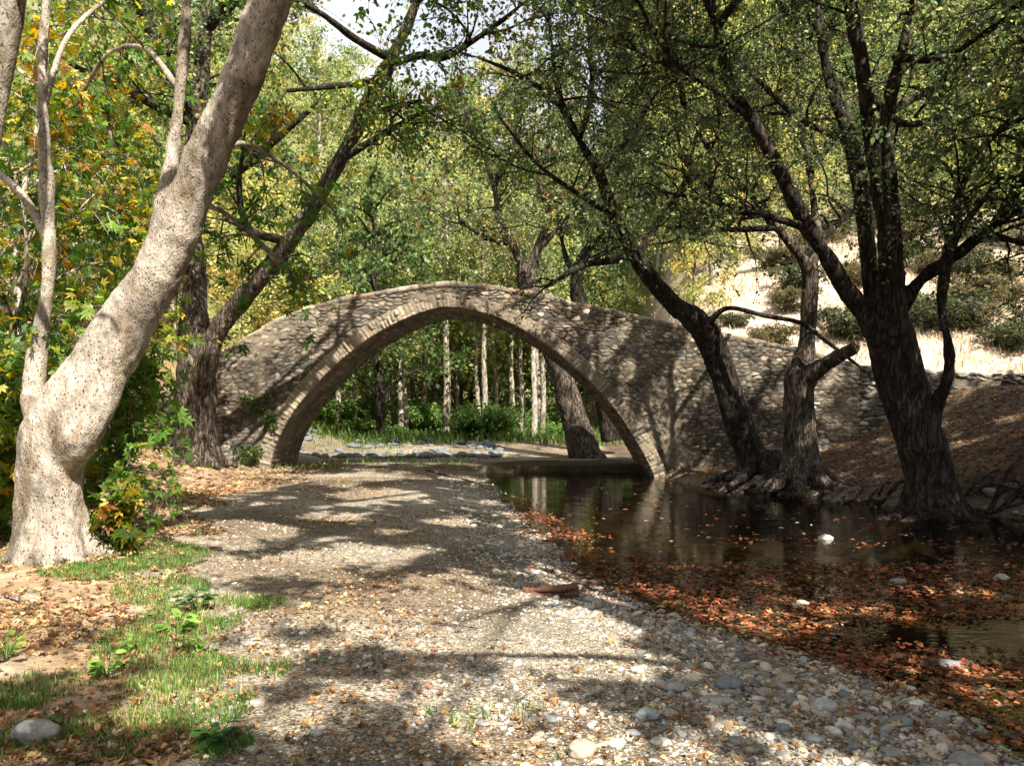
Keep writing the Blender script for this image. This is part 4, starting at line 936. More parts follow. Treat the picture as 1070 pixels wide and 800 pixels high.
# sunlit trees on the dry slope at right
HS = [(RNG.uniform(6 + .12 * (yy - 30), 14 + .62 * (yy - 20)), yy, .55 + .016 * (yy - 30) + RNG.uniform(0, .25), ['yellow', 'olive', 'olive', 'yellow', 'dark'][k % 5]) for k, yy in enumerate(np.linspace(40, 92, 46))]
for x, y, s, kd in HS + list(((7.5, 33, .65, 'yellow'), (9.5, 38, .8, 'yellow'), (12, 43, .9, 'olive'), (16.5, 46, 1.0, 'yellow'), (21, 44, .9, 'olive'), (25, 48, 1.1, 'dark'), (19, 54, 1.2, 'yellow'), (12.5, 52, 1.2, 'olive'), (28, 42, .9, 'olive'), (33, 50, 1.2, 'yellow'), (8.5, 47, 1.0, 'slim'), (24, 60, 1.4, 'olive'), (34, 62, 1.4, 'dark'), (15, 62, 1.4, 'yellow'), (40, 56, 1.3, 'olive'))):
    plant(kd, x, y, s, {'yellow': 'yellow green tree on the dry sunlit hillside', 'olive': 'olive green tree on the dry sunlit hillside', 'dark': 'dark evergreen looking tree high on the dry hillside', 'slim': 'slender tree low on the dry hillside'}[kd], 'trees on the dry hillside', 'hillside_tree')
# bushes beyond the arch
def bush_mesh(pal, leaf, kind, n):
    cb = MB(); L = []
    for k in range(n):
        a = RNG.uniform(0, 2 * pi); r = RNG.uniform(.2, 1); L.append((np.array([[0, 0, 0], [cos(a) * r * .5, sin(a) * r * .5, .5], [cos(a) * r, sin(a) * r, .75 + .3 * RNG.random()]]), np.array([.02, .014, .006]), .1))
    crown(L, '', None, np.zeros(3), pal, leaf=leaf, kind=kind, n1=5, len1=(.25, .55), n2=4, len2=(.15, .35), n3=7, cull=False, up=.15, droop=.25, out=cb)
    mb = MB()
    for q, r, _ in L: tube(mb, *smooth_path(q, r, .15), 6)
    return mb.mesh('stem', M_BROWN), cb.mesh('foliage', [M_LEAF, M_BROWN])
BUSH = {'green': bush_mesh([((.07, .15, .035), 3), ((.12, .21, .05), 3), ((.22, .29, .08), 1.4)], .12, 'oval', 16), 'dry': bush_mesh([((.10, .09, .04), 3), ((.17, .13, .06), 2), ((.05, .06, .03), 2)], .1, 'rhomb', 14), 'dark': bush_mesh([((.035, .048, .022), 3), ((.065, .075, .035), 3), ((.12, .11, .055), 1.2)], .10, 'oval', 16), 'green2': bush_mesh(WOODS_DARK, .12, 'oval', 16)}
def bush(kind, x, y, s, label, group, sz=1.0):
    t = thing('bush', label, 'bush', (x, y, float(height(x, y)) - .05), group); t.rotation_euler = (0, 0, RNG.uniform(0, 6.28)); t.scale = (s, s, s * sz)
    for nm, me in zip(('stem', 'foliage'), BUSH[kind]):
        o = bpy.data.objects.new(nm, me); C.objects.link(o); o.parent = t
for k in range(24):
    px = 318 + 285 * (k + RNG.random()) / 24; Y = RNG.uniform(33, 46); p = P(px, 450, Y)
    bush('green' if RNG.random() < .7 else 'green2', p[0], Y, RNG.uniform(.5, 1.5), 'green bush in the undergrowth behind the arch', 'undergrowth bushes behind the arch', RNG.uniform(.4, 1.15))
for x, y, s, kd in [(RNG.uniform(8 + .25 * (yy - 29), 16 + .55 * (yy - 20)), yy, RNG.uniform(.5, 1.3), 'dry' if k % 3 else 'dark') for k, yy in enumerate(np.linspace(30, 44, 16))] + list(((13.5, 31.5, 1.3, 'dark'), (17, 32, 1.6, 'dark'), (19.5, 34, 1.5, 'dry'), (16, 36, 1.2, 'dry'), (12, 34, 1.0, 'dry'), (21.5, 31, 1.5, 'dark'), (10.2, 31, .9, 'dry'), (23, 37, 1.4, 'dry'), (18.5, 39, 1.3, 'dark'), (14, 39, 1.1, 'dry'), (25, 33, 1.2, 'dark'), (20.5, 29.5, .8, 'dry'))):
    bush(kd, x, y, s, 'dark shrub on the dry sunlit hillside' if kd == 'dark' else 'dry brown shrub on the sunlit hillside', 'shrubs on the dry hillside', .75)

# 11. unseen tall trees around the bar, added so their crowns cast shade
def shade_tree(x, y, h, label, rad=4.2, n=12, pal=ALDER, leaf=.11):
    b = np.array([x, y, float(height(x, y))]); t = thing('alder_tree', label, 'tree', b, 'unseen shade trees added around the gravel bar')
    pts = [b + [0, 0, -.2], b + [.1, .1, h * .3], b + [0, .3, h * .6], b + [.2, .2, h]]; rr = np.array([.3, .24, .17, .06])
    limb_part(pts, rr, M_DARK, t, b, 'trunk', 14); L = []
    for k in range(n):
        u = .45 + .5 * (k + RNG.random()) / n; a = k * 2.4 + RNG.uniform(-.4, .4); p0 = b + [0, .2, h * u]; l = rad * RNG.uniform(.7, 1.1) * (1.15 - .5 * u); d = np.array([cos(a), sin(a), 0])
        L.append((np.array([p0, p0 + d * l * .5 + [0, 0, l * .25], p0 + d * l + [0, 0, l * .25]]), np.array([.08, .05, .015])))
    for l in L: limb_part(*l, M_DARK, t, b, 'limb', 7)
    crown([(*l, .15) for l in L] + [(np.array(pts), rr, .6)], 'crown', t, b, pal, leaf=leaf * 1.15, sub=7, n1=3.0, len1=(.9, 2.0), n2=8, len2=(.35, .8), n3=11, droop=.2, reject=low_near)
shade_tree(3.0, -4.5, 10, 'unseen alder added for shade behind the viewer, over the gravel')
shade_tree(4.8, 0.2, 11, 'unseen alder added for shade on the shallows edge, just behind the viewer', 5.2, 16)
shade_tree(7.5, -3.0, 11, 'unseen alder added for shade at the near water edge, out to the side')
shade_tree(-1.5, -6.0, 10, 'unseen alder added for shade on the gravel bar well behind the viewer')
shade_tree(13.0, 5.0, 12, 'unseen alder added for shade farther along the far bank, out to the side', 5.6, 15)
shade_tree(14.5, 11.0, 12, 'unseen alder added for shade up the far bank beyond the picture edge', 5.2, 14)
shade_tree(9.0, 1.5, 12, 'unseen alder added for shade on the near shallows, beside the gravel bar', 5.0, 14)

# ------------------------------------------------------------------ stones, pebbles, fallen leaves, grass
def ico(sub):
    import bmesh
    bm = bmesh.new(); bmesh.ops.create_icosphere(bm, subdivisions=sub, radius=1)
    bm.verts.ensure_lookup_table(); V = np.array([v.co[:] for v in bm.verts]); Fc = np.array([[v.index for v in f.verts] for f in bm.faces]); bm.free(); return V, Fc
ICO1, ICO2, ICO3 = ico(1), ico(2), ico(4)
PEB = np.array([[.32, .295, .26], [.22, .215, .205], [.40, .355, .29], [.46, .41, .33], [.16, .16, .155], [.36, .28, .21], [.27, .275, .27], [.52, .48, .41], [.25, .205, .16]])
def rot_rand(n, tilt=.35):
    a = RNG.uniform(0, 2 * pi, n); z = np.stack([RNG.normal(0, tilt, n), RNG.normal(0, tilt, n), np.ones(n)], -1); z = norm(z)
    x = np.stack([np.cos(a), np.sin(a), 0 * a], -1); x = norm(x - z * (x * z).sum(-1, keepdims=True)); y = np.cross(z, x)
    return np.stack([x, y, z], -1)
def stones(mb, pos, size, col, T, wob=.16):
    V0, F0 = T; n = len(pos)
    sc = np.stack([RNG.uniform(.8, 1.25, n), RNG.uniform(.6, 1.0, n), RNG.uniform(.3, .6, n)], -1) * size[:, None]
    off = RNG.uniform(0, 60, (n, 1, 3))
    V = V0[None] * (1 + wob * 2 * fbm((V0[None] * .9 + off).reshape(-1, 3), 2).reshape(n, -1, 1))
    V = V * sc[:, None]; V = np.einsum('nij,nkj->nki', rot_rand(n), V) + pos[:, None]
    mb.add(V.reshape(-1, 3), (F0[None] + (np.arange(n) * len(V0))[:, None, None]).reshape(-1, 3), np.repeat(col, len(V0), 0))
def peb_col(n): return 1.12 * PEB[RNG.integers(0, len(PEB), n)] * np.exp(RNG.normal(0, .18, (n, 1)))

def gravel():
    mb = MB()
    def batch(n, y0, y1, smin, smax, T, sunk=.05, pw=1.6):
        u = RNG.random(n); y = (y0 ** (1 - pw) + u * (y1 ** (1 - pw) - y0 ** (1 - pw))) ** (1 / (1 - pw))
        x = RNG.uniform(-6, 4.2, n)
        d, dl, dr = river(x, y)
        nz = fbm(np.stack([x * .9, y * .9, 0 * x + 4], -1), 3)
        edge = np.exp(-((d + .55) / .8) ** 2)                      # coarse stones gather near the water
        keep = (d < .35) & (dl < 1) & (RNG.random(n) < np.clip(.35 + nz * 1.2 + edge * .9, .05, 1)) & (RNG.random(n) < ss((x - bank_edge(y) - nz * 2) / 1.2 + .35))
        x, y, edge = x[keep], y[keep], edge[keep]
        s = smin * (smax / smin) ** (RNG.random(len(x)) ** 1.7) * (.7 + .6 * edge)
        pos = np.stack([x, y, height(x, y) + s * sunk], -1); stones(mb, pos, s, peb_col(len(x)), T)
    batch(8500, 2.6, 11, .016, .05, ICO2); batch(95000, 2.6, 21, .008, .024, ICO1, pw=1.35); batch(2500, 9, 20, .02, .05, ICO2)
    o = mb.build('gravel', M_ROCK); o['kind'] = 'stuff'; o['label'] = 'loose grey and tan pebbles covering the river bar'
gravel()

def single_stone(px, py, wpx, label, col, group=None, flat=.5, name='stone', z=None, asp=.75):
    c = G(px, py, 0.0); zz = float(height(c[0], c[1])); 
    c = G(px, py, max(zz, ZW) + .01); zz = float(height(c[0], c[1])); r = wpx * .5 * c[1] / F
    V0, F0 = ICO3; o3 = RNG.uniform(0, 60, 3)
    V = V0 * (1 + .7 * fbm(V0 * .9 + o3, 3)[:, None] + .16 * fbm(V0 * 3.5 + o3, 4)[:, None]) * np.array([r, r * asp, r * flat])
    a = RNG.uniform(-.5, .5); R = np.array([[cos(a), -sin(a), 0], [sin(a), cos(a), 0], [0, 0, 1]]); V = V @ R.T
    cc = np.array(col)[None] * np.exp(RNG.normal(0, .05) + .5 * fbm(V0 * 1.6 + o3, 3))[:, None]
    if 'white patch' in label: cc = np.where(((V0[:, 0] < -.1) & (V0[:, 2] > .45 + .5 * fbm(V0 * 2, 2)))[:, None], np.array([[.5, .48, .43]]), cc)
    mb = MB(); mb.add(V, F0, cc); o = mb.build(name, M_ROCK)
    o.location = (float(c[0]), float(c[1]), (zz if z is None else z) + r * flat * .45); tag(o, label, 'stone', group); return o
GREY, BLUE, WHITE, TAN = (.27, .255, .23), (.18, .20, .205), (.42, .39, .34), (.34, .29, .22)
single_stone(40, 772, 46, 'rounded grey rock with a white patch, alone in the grass', (.235, .225, .205), flat=.75)
single_stone(763, 715, 30, 'round blue-grey stone, largest dome beside the slab near the waterline', BLUE, flat=.6)
single_stone(748, 731, 34, 'flat angular pale stone just below the round blue-grey dome', GREY, flat=.3)
single_stone(704, 719, 24, 'oval grey stone left of the round blue-grey dome', GREY)
single_stone(677, 748, 24, 'dark slate blue stone standing tilted among small pebbles', BLUE, flat=.6)
single_stone(607, 785, 34, 'domed tan stone near the bottom edge of the gravel', TAN, flat=.55)
single_stone(950, 716, 14, 'small bright white stone at the water edge', (.52, .50, .46), flat=.6)
single_stone(863, 562, 16, 'pale round stone standing alone in the dark water', (.42, .41, .37), flat=.55, z=ZW - .02)
single_stone(992, 692, 34, 'low blue-grey stone lying alone in the brown shallows', BLUE, flat=.22, z=ZW - .015)
single_stone(938, 607, 16, 'grey stone among floating leaves in midstream', GREY, flat=.5, z=ZW - .01)
single_stone(1047, 604, 16, 'white stone on the sunlit shallows across the stream', WHITE, flat=.6, z=ZW - .01)
single_stone(1010, 792, 44, 'long grey slab in the dark corner by the grass tuft', GREY, flat=.3)
single_stone(838, 630, 14, 'cream stone poking through the red leaves in the shallows', WHITE, flat=.45, z=ZW)
for px, py, w in ((820, 706, 22), (800, 722, 20), (880, 721, 14), (845, 718, 18), (905, 748, 22), (940, 752, 26), (860, 738, 30), (985, 745, 18), (660, 766, 18), (643, 776, 20), (700, 745, 16), (690, 775, 22), (780, 742, 18), (815, 760, 22), (850, 772, 20), (890, 778, 22), (930, 785, 26), (770, 775, 20), (730, 770, 18), (620, 755, 14), (575, 752, 16), (590, 735, 12), (640, 735, 14), (665, 700, 14), (720, 695, 14), (785, 700, 16), (955, 735, 14), (690, 712, 14)):
    c = [GREY, BLUE, TAN, GREY, (.38, .37, .35)][RNG.integers(0, 5)]
    single_stone(px, py, w, 'fist sized smooth stone among the pebbles by the waterline', c, 'smooth stones by the waterline', RNG.uniform(.35, .6), asp=RNG.uniform(.6, .9))
for px, py, w in ((258, 672, 18), (268, 735, 22), (243, 738, 10), (265, 782, 16), (330, 765, 16), (425, 764, 14), (355, 690, 14), (405, 700, 10), (505, 755, 14)):
    single_stone(px, py, w, 'grey stone scattered on the gravel by the grass', GREY, 'stones scattered by the grass', .45)
for k in range(34):
    y = RNG.uniform(12.6, 18.5); x = float(np.interp(y, XR[:, 1] * 0 + XR[:, 0], XR[:, 1])) + RNG.uniform(-.15, .7); z = float(height(x, y)); px, py = CX + x / y * F, HY - (z - EYE) / y * F
    r = RNG.uniform(.05, .16); V0, F0 = ICO2; o3 = RNG.uniform(0, 60, 3); V = V0 * (1 + .7 * fbm(V0 * .9 + o3, 3)[:, None]) * np.array([r, r * .8, r * .55]); mb = MB(); mb.add(V, F0, np.array([.15, .125, .10]) * np.exp(RNG.normal(0, .3)))
    o = mb.build('stone', M_ROCK); o.location = (x, y, z); tag(o, 'dark stone half buried among roots on the far bank', 'stone', 'stones on the far bank')
# boulders of the dry stream bed behind the arch
def boulder_mesh(k):
    V0, F0 = ICO3; o3 = RNG.uniform(0, 60, 3); V = V0 * (1 + .6 * fbm(V0 * .9 + o3, 3)[:, None] + .15 * fbm(V0 * 3.5 + o3, 2)[:, None]) * np.array([1, .75, .55])
    mb = MB(); mb.add(V, F0, [(.125, .135, .145), (.10, .11, .12), (.17, .172, .17)][k % 3]); return mb.mesh('boulder', M_ROCK)
BM = [boulder_mesh(k) for k in range(5)]
for k in range(190):
    px = 303 + 222 * RNG.random(); Y = RNG.uniform(26.8, 32.5); x = (px - CX) / F * Y
    o = bpy.data.objects.new('boulder', BM[k % 5]); C.objects.link(o); s = .07 + .20 * RNG.random() ** 2.5; o.scale = (s, s, s * RNG.uniform(.7, 1.1)); o.rotation_euler = (0, 0, RNG.uniform(0, 6.28))
    o.location = (x, Y, float(height(x, Y)) + s * .2); tag(o, 'grey boulder in the dry stream bed behind the arch', 'boulder', 'grey boulders behind the arch')
for k in range(14):
    x, y = RNG.uniform(9, 26), RNG.uniform(29, 42); o = bpy.data.objects.new('hillside_rock', BM[k % 5]); C.objects.link(o); s = RNG.uniform(.15, .4); o.scale = (s, s, s * .8); o.rotation_euler = (0, 0, RNG.uniform(0, 6.28))
    o.location = (x, y, float(height(x, y)) - s * .05); tag(o, 'pale rock on the dry hillside', 'rock', 'rocks on the dry hillside')

DEADC = [((.26, .145, .065), 3), ((.36, .22, .10), 2), ((.18, .085, .04), 2.4), ((.42, .32, .18), 1.5), ((.12, .07, .04), 2.0)]
REDC = [((.16, .050, .022), 3), ((.26, .088, .032), 2.4), ((.08, .035, .02), 3), ((.33, .20, .10), .9), ((.055, .045, .025), 2.2), ((.28, .09, .03), .6)]
def litter(name, label, pts, size, pal, lift=.012, tilt=.45, frac=.6, z=None, curl=1.0):
    mb = MB(); n = len(pts); zz = height(pts[:, 0], pts[:, 1]) if z is None else z
    pos = np.stack([pts[:, 0], pts[:, 1], zz + RNG.uniform(.2, 1, n) * lift], -1); a = RNG.uniform(0, 2 * pi, n)
    ax = np.stack([np.cos(a), np.sin(a), RNG.normal(0, tilt * .4, n)], -1); nr = np.stack([RNG.normal(0, tilt, n), RNG.normal(0, tilt, n), np.ones(n)], -1)
    col = pick_colours(pos, pal, .3, 1.2, .35); m = RNG.random(n) < frac; sz = size * RNG.uniform(.6, 1.35, n)
    add_leaves(mb, pos[m], ax[m], nr[m], sz[m], col[m], 'palm', 0, curl); add_leaves(mb, pos[~m], ax[~m], nr[~m], sz[~m] * .75, col[~m], 'oval', 0, curl)
    o = mb.build(name, M_DEAD); o['kind'] = 'stuff'; o['label'] = label
def pts_box(n, x0, x1, y0, y1, pw=1.5):
    pw = pw + 1e-4
    u = RNG.random(n); y = (y0 ** (1 - pw) + u * (y1 ** (1 - pw) - y0 ** (1 - pw))) ** (1 / (1 - pw)); return np.stack([RNG.uniform(x0, x1, n), y], -1)
q = pts_box(60000, -7.5, -.6, 3, 16); nz = fbm(np.stack([q[:, 0] * .9, q[:, 1] * .9, 0 * q[:, 0] + 2], -1), 3)
q1 = q[(q[:, 0] < bank_edge(q[:, 1]) + .1 + nz * 2.0) & (RNG.random(len(q)) < .42 + nz * 2.2)]
litter('fallen_leaves', 'orange brown leaf litter on the bank under the plane tree', q1, .055, DEADC, .02, .6, .45, None, 1.6)
q = pts_box(52000, -5.0, 3.0, 3, 23, .6); d, dl, dr = river(q[:, 0], q[:, 1]); nz = fbm(np.stack([q[:, 0] * .8, q[:, 1] * .8, 0 * q[:, 0] + 8], -1), 3)
litter('fallen_leaves', 'dry leaves scattered over the gravel', q[(d < 0.05) & (RNG.random(len(q)) < .16 + nz * 2.2)], .036, DEADC, .02, .6, .4, None, 1.6)
q = pts_box(80000, -.6, 6.8, 4.2, 17, 1.1); d, dl, dr = river(q[:, 0], q[:, 1]); nz = fbm(np.stack([q[:, 0] * .55, q[:, 1] * 2.2, 0 * q[:, 0] + 5], -1), 4)
band = np.exp(-np.maximum(d - .15, 0) / (.28 + .75 * ss((q[:, 1] - 5.2) / 2.5))) * ss((d + .35) / .4)
shoal = ss((9.9 - .16 * np.maximum(q[:, 0] - 1, 0) - q[:, 1] + nz * 1.2) / .5) * ss((q[:, 1] - 6.6 + nz) / .7) * .85
dens = np.clip(np.maximum(band * .8, shoal * (d > 0) * .8 * (1 - .9 * ss((q[:, 0] - 3.1 - .52 * (q[:, 1] - 5)) / .9))) + nz * 2.5 + .10, 0, 1) * np.where(d < .5, ss((17 - q[:, 1]) / 3), ss((11.8 - q[:, 1]) / 2))
k = (d > -.45) & (dl > -.5) & (RNG.random(len(q)) < dens)
q2 = q[k]; zz = np.maximum(height(q2[:, 0], q2[:, 1]), ZW + .002)
litter('floating_leaves', 'red brown leaves matted on the shallow water along the shore', q2, .052, REDC, .012, .30, .4, zz - .03 * (RNG.random(len(q2)) < .4), 1.0)
q = pts_box(22000, 4.0, 16, 12.5, 21.5, 1.1); d, dl, dr = river(q[:, 0], q[:, 1]); litter('fallen_leaves', 'brown leaf litter on the shaded far bank', q[dr > .05], .07, [((.16, .085, .04), 3), ((.26, .15, .07), 2), ((.10, .06, .035), 2)])
q = pts_box(700, -1, 12, 9.5, 20, 1.0); d, dl, dr = river(q[:, 0], q[:, 1]); q = q[d > .1]; litter('floating_leaves', 'single leaves drifting on the dark pool', q, .07, REDC + [((.5, .4, .25), 1.5)], .006, .1, .5, np.full(len(q), ZW + .002), .3)
q = pts_box(5000, -10, -3, 14, 24, 1.0); litter('fallen_leaves', 'orange leaf carpet by the left end of the bridge', q[q[:, 0] < -4.6 - .1 * (24 - q[:, 1]) * 0 - RNG.random(len(q))], .09, DEADC)

def grass(name, label, pts, h, pal, wide=.006, bend=.6, mat=M_GRASS):
    mb = MB(); n = len(pts); z = height(pts[:, 0], pts[:, 1]); b = np.stack([pts[:, 0], pts[:, 1], z - .01], -1); a = RNG.uniform(0, 2 * pi, n); hh = h * RNG.uniform(.5, 1.3, n)
    d = np.stack([np.cos(a), np.sin(a), 0 * a], -1); s = np.stack([-np.sin(a), np.cos(a), 0 * a], -1); bd = RNG.uniform(.15, 1, n) * bend
    t = np.array([0, .5, 1.0]); cen = b[:, None] + d[:, None] * (hh * bd)[:, None, None] * (t ** 2)[None, :, None] + np.array([0, 0, 1])[None, None] * (hh[:, None] * (t - .35 * bd[:, None] * t ** 2))[..., None]
    w = wide * RNG.uniform(.6, 1.4, n); wt = np.array([1, .8, .08]); V = np.stack([cen - s[:, None] * (w[:, None] * wt)[..., None], cen + s[:, None] * (w[:, None] * wt)[..., None]], 2).reshape(-1, 3)
    f = np.array([[0, 1, 3, 2], [2, 3, 5, 4]]); col = np.repeat(pick_colours(b, pal, .25, 1.5, .4), 6, 0)
    mb.add(V, (f[None] + (np.arange(n) * 6)[:, None, None]).reshape(-1, 4), col); o = mb.build(name, mat); o['kind'] = 'stuff'; o['label'] = label
GR = [((.06, .13, .025), 2.6), ((.09, .18, .035), 3), ((.17, .25, .06), 1.8), ((.32, .28, .13), 1.0)]
def patches(lst, n):
    out = []
    for px, py, rx, ry in lst:
        c = G(px, py); a = rx * c[1] / F; b_ = .5 * abs(G(px, py - ry)[1] - G(px, py + ry)[1]); m = int(n * a * b_ * 3.14); r = np.sqrt(RNG.random(m)); th = RNG.uniform(0, 2 * pi, m)
        p = np.stack([c[0] + a * r * np.cos(th) * 1.1, c[1] + b_ * r * np.sin(th) * 1.1], -1); nz = fbm(np.stack([p[:, 0] * 3, p[:, 1] * 3, 0 * r], -1), 3); out.append(p[RNG.random(m) < .65 + nz * 2.2 - .35 * r])
    return np.vstack(out)
grass('grass', 'short green grass on the bank by the gravel', patches([(150, 592, 60, 14), (185, 655, 56, 34), (130, 700, 60, 20), (170, 620, 40, 14), (205, 690, 40, 20), (100, 610, 45, 12), (200, 740, 60, 26), (120, 770, 70, 26), (225, 700, 30, 20), (60, 720, 60, 20), (265, 630, 30, 8), (280, 700, 24, 10), (150, 720, 50, 14), (230, 780, 30, 14), (30, 775, 40, 20), (20, 600, 40, 10)], 9500), .065, GR, .003)
grass('grass', 'sparse grass tufts on the gravel', patches([(430, 745, 26, 8), (530, 742, 40, 10), (490, 755, 20, 8), (1000, 792, 40, 10), (960, 795, 20, 6), (600, 795, 30, 8), (340, 690, 20, 6)], 3000), .06, GR, .0028)
grass('grass', 'green grass at the foot of the bridge', patches([(330, 487, 45, 5), (430, 480, 70, 6), (285, 492, 12, 4), (380, 470, 60, 5)], 60), .16, GR, .012)
xg, yg = RNG.uniform(5, 30, 26000), RNG.uniform(24, 46, 26000); nzg = fbm(np.stack([xg * .35, yg * .35, 0 * xg], -1), 3); kg = (RNG.random(len(xg)) < .5 + nzg * 2) & (xg > 5 + .1 * (yg - 24))
grass('dry_grass', 'bleached dry grass over the sunlit hillside', np.stack([xg, yg], -1)[kg], .35, [((.46, .37, .25), 3), ((.36, .27, .18), 2.4), ((.52, .44, .31), 1.4), ((.20, .18, .10), 1.2)], .018, .8)
xu, yu = RNG.uniform(-14, 6, 9000), RNG.uniform(31, 50, 9000)
grass('undergrowth', 'green ground cover on the floor of the woods', np.stack([xu, yu], -1), .45, [((.05, .10, .02), 3), ((.09, .15, .03), 2), ((.15, .17, .05), 1)], .03, .8)

# broad-leaved weeds on the bank
def weed(px, py, h, n, leaf, pal, label):
    c = G(px, py, .05); b = np.array([c[0], c[1], float(height(c[0], c[1]))]); t = thing('weed', label, 'plant', b, 'broad-leaved weeds on the bank')
    m2 = MB(); pos, ax = [], []
    for k in range(n):
        a = RNG.uniform(0, 2 * pi); r = h * RNG.uniform(.2, .7); tip = b + [cos(a) * r, sin(a) * r, h * RNG.uniform(.4, 1)]
        mb = MB(); tube(mb, *smooth_path([b, (b + tip) / 2 + [0, 0, h * .12], tip], [.004, .0035, .002], .03), 5, (.09, .15, .03)); rebase(mb.build('stem', M_STEM, t), b)
        for j in range(3): pos.append(b + (tip - b) * (.5 + .25 * j)); ax.append([cos(a + RNG.normal(0, .7)), sin(a + RNG.normal(0, .7)), RNG.uniform(-.3, .4)])
    pos = np.array(pos); add_leaves(m2, pos, np.array(ax), rand_dirs(len(pos)) * .4 + [0, 0, 1], leaf * RNG.uniform(.6, 1.3, len(pos)), pick_colours(pos, pal, .2), 'oval'); rebase(m2.build('foliage', M_GRASS, t), b)
M_STEM = leaf_material('green_stem', .1)
for _m in [M_STEM]: pass
LG = [((.12, .24, .04), 2), ((.20, .32, .06), 2)]; DG = [((.035, .10, .025), 2), ((.06, .14, .03), 2)]
weed(207, 632, .22, 9, .10, DG, 'dark green leafy weed at the edge of the gravel')
weed(185, 655, .16, 8, .08, LG, 'yellow green weed beside the dark leafy one')
weed(112, 700, .15, 12, .06, LG, 'bright light green weed sprawling among orange leaves')
weed(135, 675, .12, 8, .05, LG, 'small light green weed above the sprawling bright one')
weed(6, 690, .16, 8, .06, LG, 'green weed at the picture edge on the leafy bank')
weed(224, 768, .10, 9, .07, DG, 'broad low green weed near the bottom of the grass')
weed(215, 672, .12, 7, .06, LG, 'grassy light green weed below the dark leafy one')

# piece of broken bark on the gravel
def drift():
    b = G(576, 611); b[2] = float(height(b[0], b[1])); t = thing('bark_fragment', 'red-brown piece of broken bark lying on the gravel', 'bark', b)
    u = np.linspace(-1, 1, 40); v = np.linspace(-1, 1, 14); U, Vv = np.meshgrid(u, v, indexing='ij')
    L = .24; prof = (1 - .35 * np.abs(U) ** 3) ; X = U * L + .02 * fbm(np.stack([U * 3, Vv * 3, 0 * U], -1), 2); Y = Vv * .085 * prof + .03 * U; X = X + .05 * np.sign(U) * (np.abs(U) > .85) * fbm(np.stack([0 * U + np.sign(U), Vv * 5, 0 * U], -1), 3) * 2; Z = .07 - .06 * Vv ** 2 + .05 * fbm(np.stack([U * 1.5, Vv, 0 * U + 9], -1), 2) + .03 * fbm(np.stack([U * 3, Vv * 14, 0 * U + 5], -1), 3) + .05 * fbm(np.stack([U * 4, Vv * 3, 0 * U + 3], -1), 3)
    for z0, nm, cc in ((0, 'outer_bark', (.15, .065, .04)), (-.022, 'inner_bark', (.08, .04, .026))):
        mb = MB(); mb.add(np.stack([X + b[0], Y + b[1], Z + z0 + b[2]], -1), grid_faces(40, 14), np.array(cc) * np.exp(fbm(np.stack([U * 2, Vv * 12, 0 * U], -1), 3) * 1.2).reshape(-1, 1)); rebase(mb.build(nm, M_ROCK, t), b)
    p, r = smooth_path([b + [-.2, -.05, .06], b + [0, -.07, .075], b + [.16, -.03, .08], b + [.22, .01, .09]], [.02, .03, .035, .03], .02); mb = MB(); tube(mb, p, r, 10, (.17, .08, .05), rough=.3); rebase(mb.build('branch_stub', M_ROCK, t), b)
drift()
def twig(label, pts, r):
    p = np.array([np.append(G(a, b_)[:2], 0) for a, b_ in pts]); p[:, 2] = height(p[:, 0], p[:, 1]) + r * 1.2 + .01; mb = MB(); tube(mb, *smooth_path(p, np.linspace(r, r * .5, len(p)), .04), 7, rough=.2); b = p[0].copy(); o = mb.build('fallen_twig', M_BROWN); tag(o, label, 'twig', 'fallen twigs')
twig('thin dark twig lying on the sunlit leaf litter', [(5, 645), (30, 650), (58, 655)], .012); twig('curved twig on the gravel beside the grass', [(195, 598), (215, 592), (240, 590)], .01)
twig('long pale branch lying on the gravel at the water edge', [(445, 492), (490, 498), (515, 506)], .03); twig('thin stick on the gravel in midpath', [(455, 652), (480, 655), (500, 658)], .008)

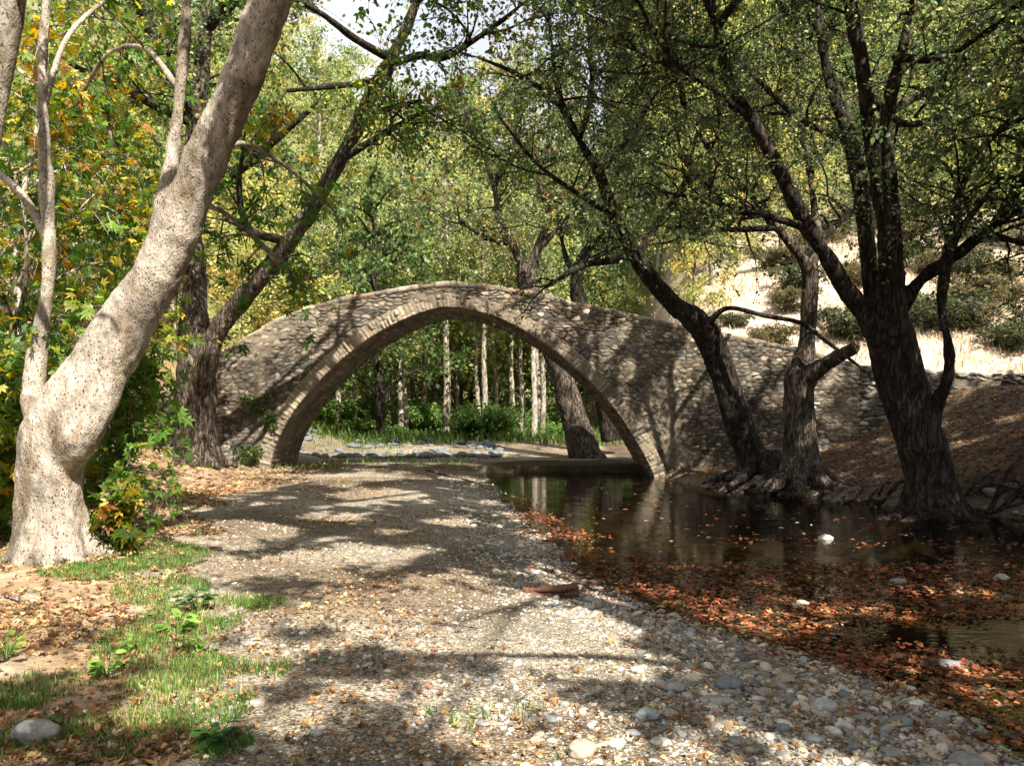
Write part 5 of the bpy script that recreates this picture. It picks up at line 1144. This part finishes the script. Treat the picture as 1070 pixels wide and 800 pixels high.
# ------------------------------------------------------------------ camera, light, sky
cam = bpy.data.cameras.new('camera'); co = bpy.data.objects.new('camera', cam); C.objects.link(co)
co.location = (0, 0, EYE); co.rotation_euler = (pi / 2, 0, 0)
cam.sensor_fit = 'HORIZONTAL'; cam.sensor_width = 36; cam.lens = 36 * F / 1070; cam.shift_y = (HY - 400) / 1070; cam.clip_end = 600; cam.clip_start = .05
bpy.context.scene.camera = co
sd = bpy.data.lights.new('sun', 'SUN'); so = bpy.data.objects.new('sun', sd); C.objects.link(so)
sd.energy = 5.0; sd.angle = radians(.53); sd.color = (1, .925, .80)
from mathutils import Vector
so.rotation_euler = Vector(-SUN).to_track_quat('-Z', 'Y').to_euler(); so.location = (8, -15, 25)
w = bpy.data.worlds.new('World'); bpy.context.scene.world = w; w.use_nodes = True
nt = w.node_tree; nt.nodes.clear(); sky = nt.nodes.new('ShaderNodeTexSky'); sky.sky_type = 'NISHITA'; sky.sun_disc = False; sky.sun_elevation = SUN_EL; sky.sun_rotation = SUN_AZ; sky.dust_density = 7.0; sky.air_density = .8
bg = nt.nodes.new('ShaderNodeBackground'); bg.inputs[1].default_value = .06; out = nt.nodes.new('ShaderNodeOutputWorld'); 
tcw = nt.nodes.new('ShaderNodeTexCoord'); nzw = nt.nodes.new('ShaderNodeTexNoise'); nzw.inputs['Scale'].default_value = 2.2; nzw.inputs['Detail'].default_value = 6; nt.links.new(tcw.outputs['Generated'], nzw.inputs['Vector'])
rw = ramp(nt, nzw.outputs[0], [(.34, .35), (.60, .85)]); mw = mul(nt, sky.outputs[0], (7.2, 7.4, 7.8), rw, 'MIX')
nt.links.new(mw, bg.inputs[0]); nt.links.new(bg.outputs[0], out.inputs[0])
sc = bpy.context.scene
sc.view_settings.view_transform = 'Standard'; sc.view_settings.look = 'None'; sc.view_settings.exposure = 1.6; sc.view_settings.gamma = 1; sc.view_settings.use_curve_mapping = False
sc.cycles.max_bounces = 7; sc.cycles.diffuse_bounces = 3; sc.cycles.glossy_bounces = 3; sc.cycles.transmission_bounces = 4; sc.cycles.transparent_max_bounces = 8; sc.cycles.sample_clamp_indirect = 6
sc.cycles.use_denoising = True
try: sc.cycles.denoiser = 'OPENIMAGEDENOISE'; sc.cycles.denoising_prefilter = 'ACCURATE'; sc.cycles.denoising_input_passes = 'RGB_ALBEDO_NORMAL'
except Exception: pass
print('faces', sum(len(o.data.polygons) for o in sc.objects if o.type == 'MESH'), 'objects', len(sc.objects))
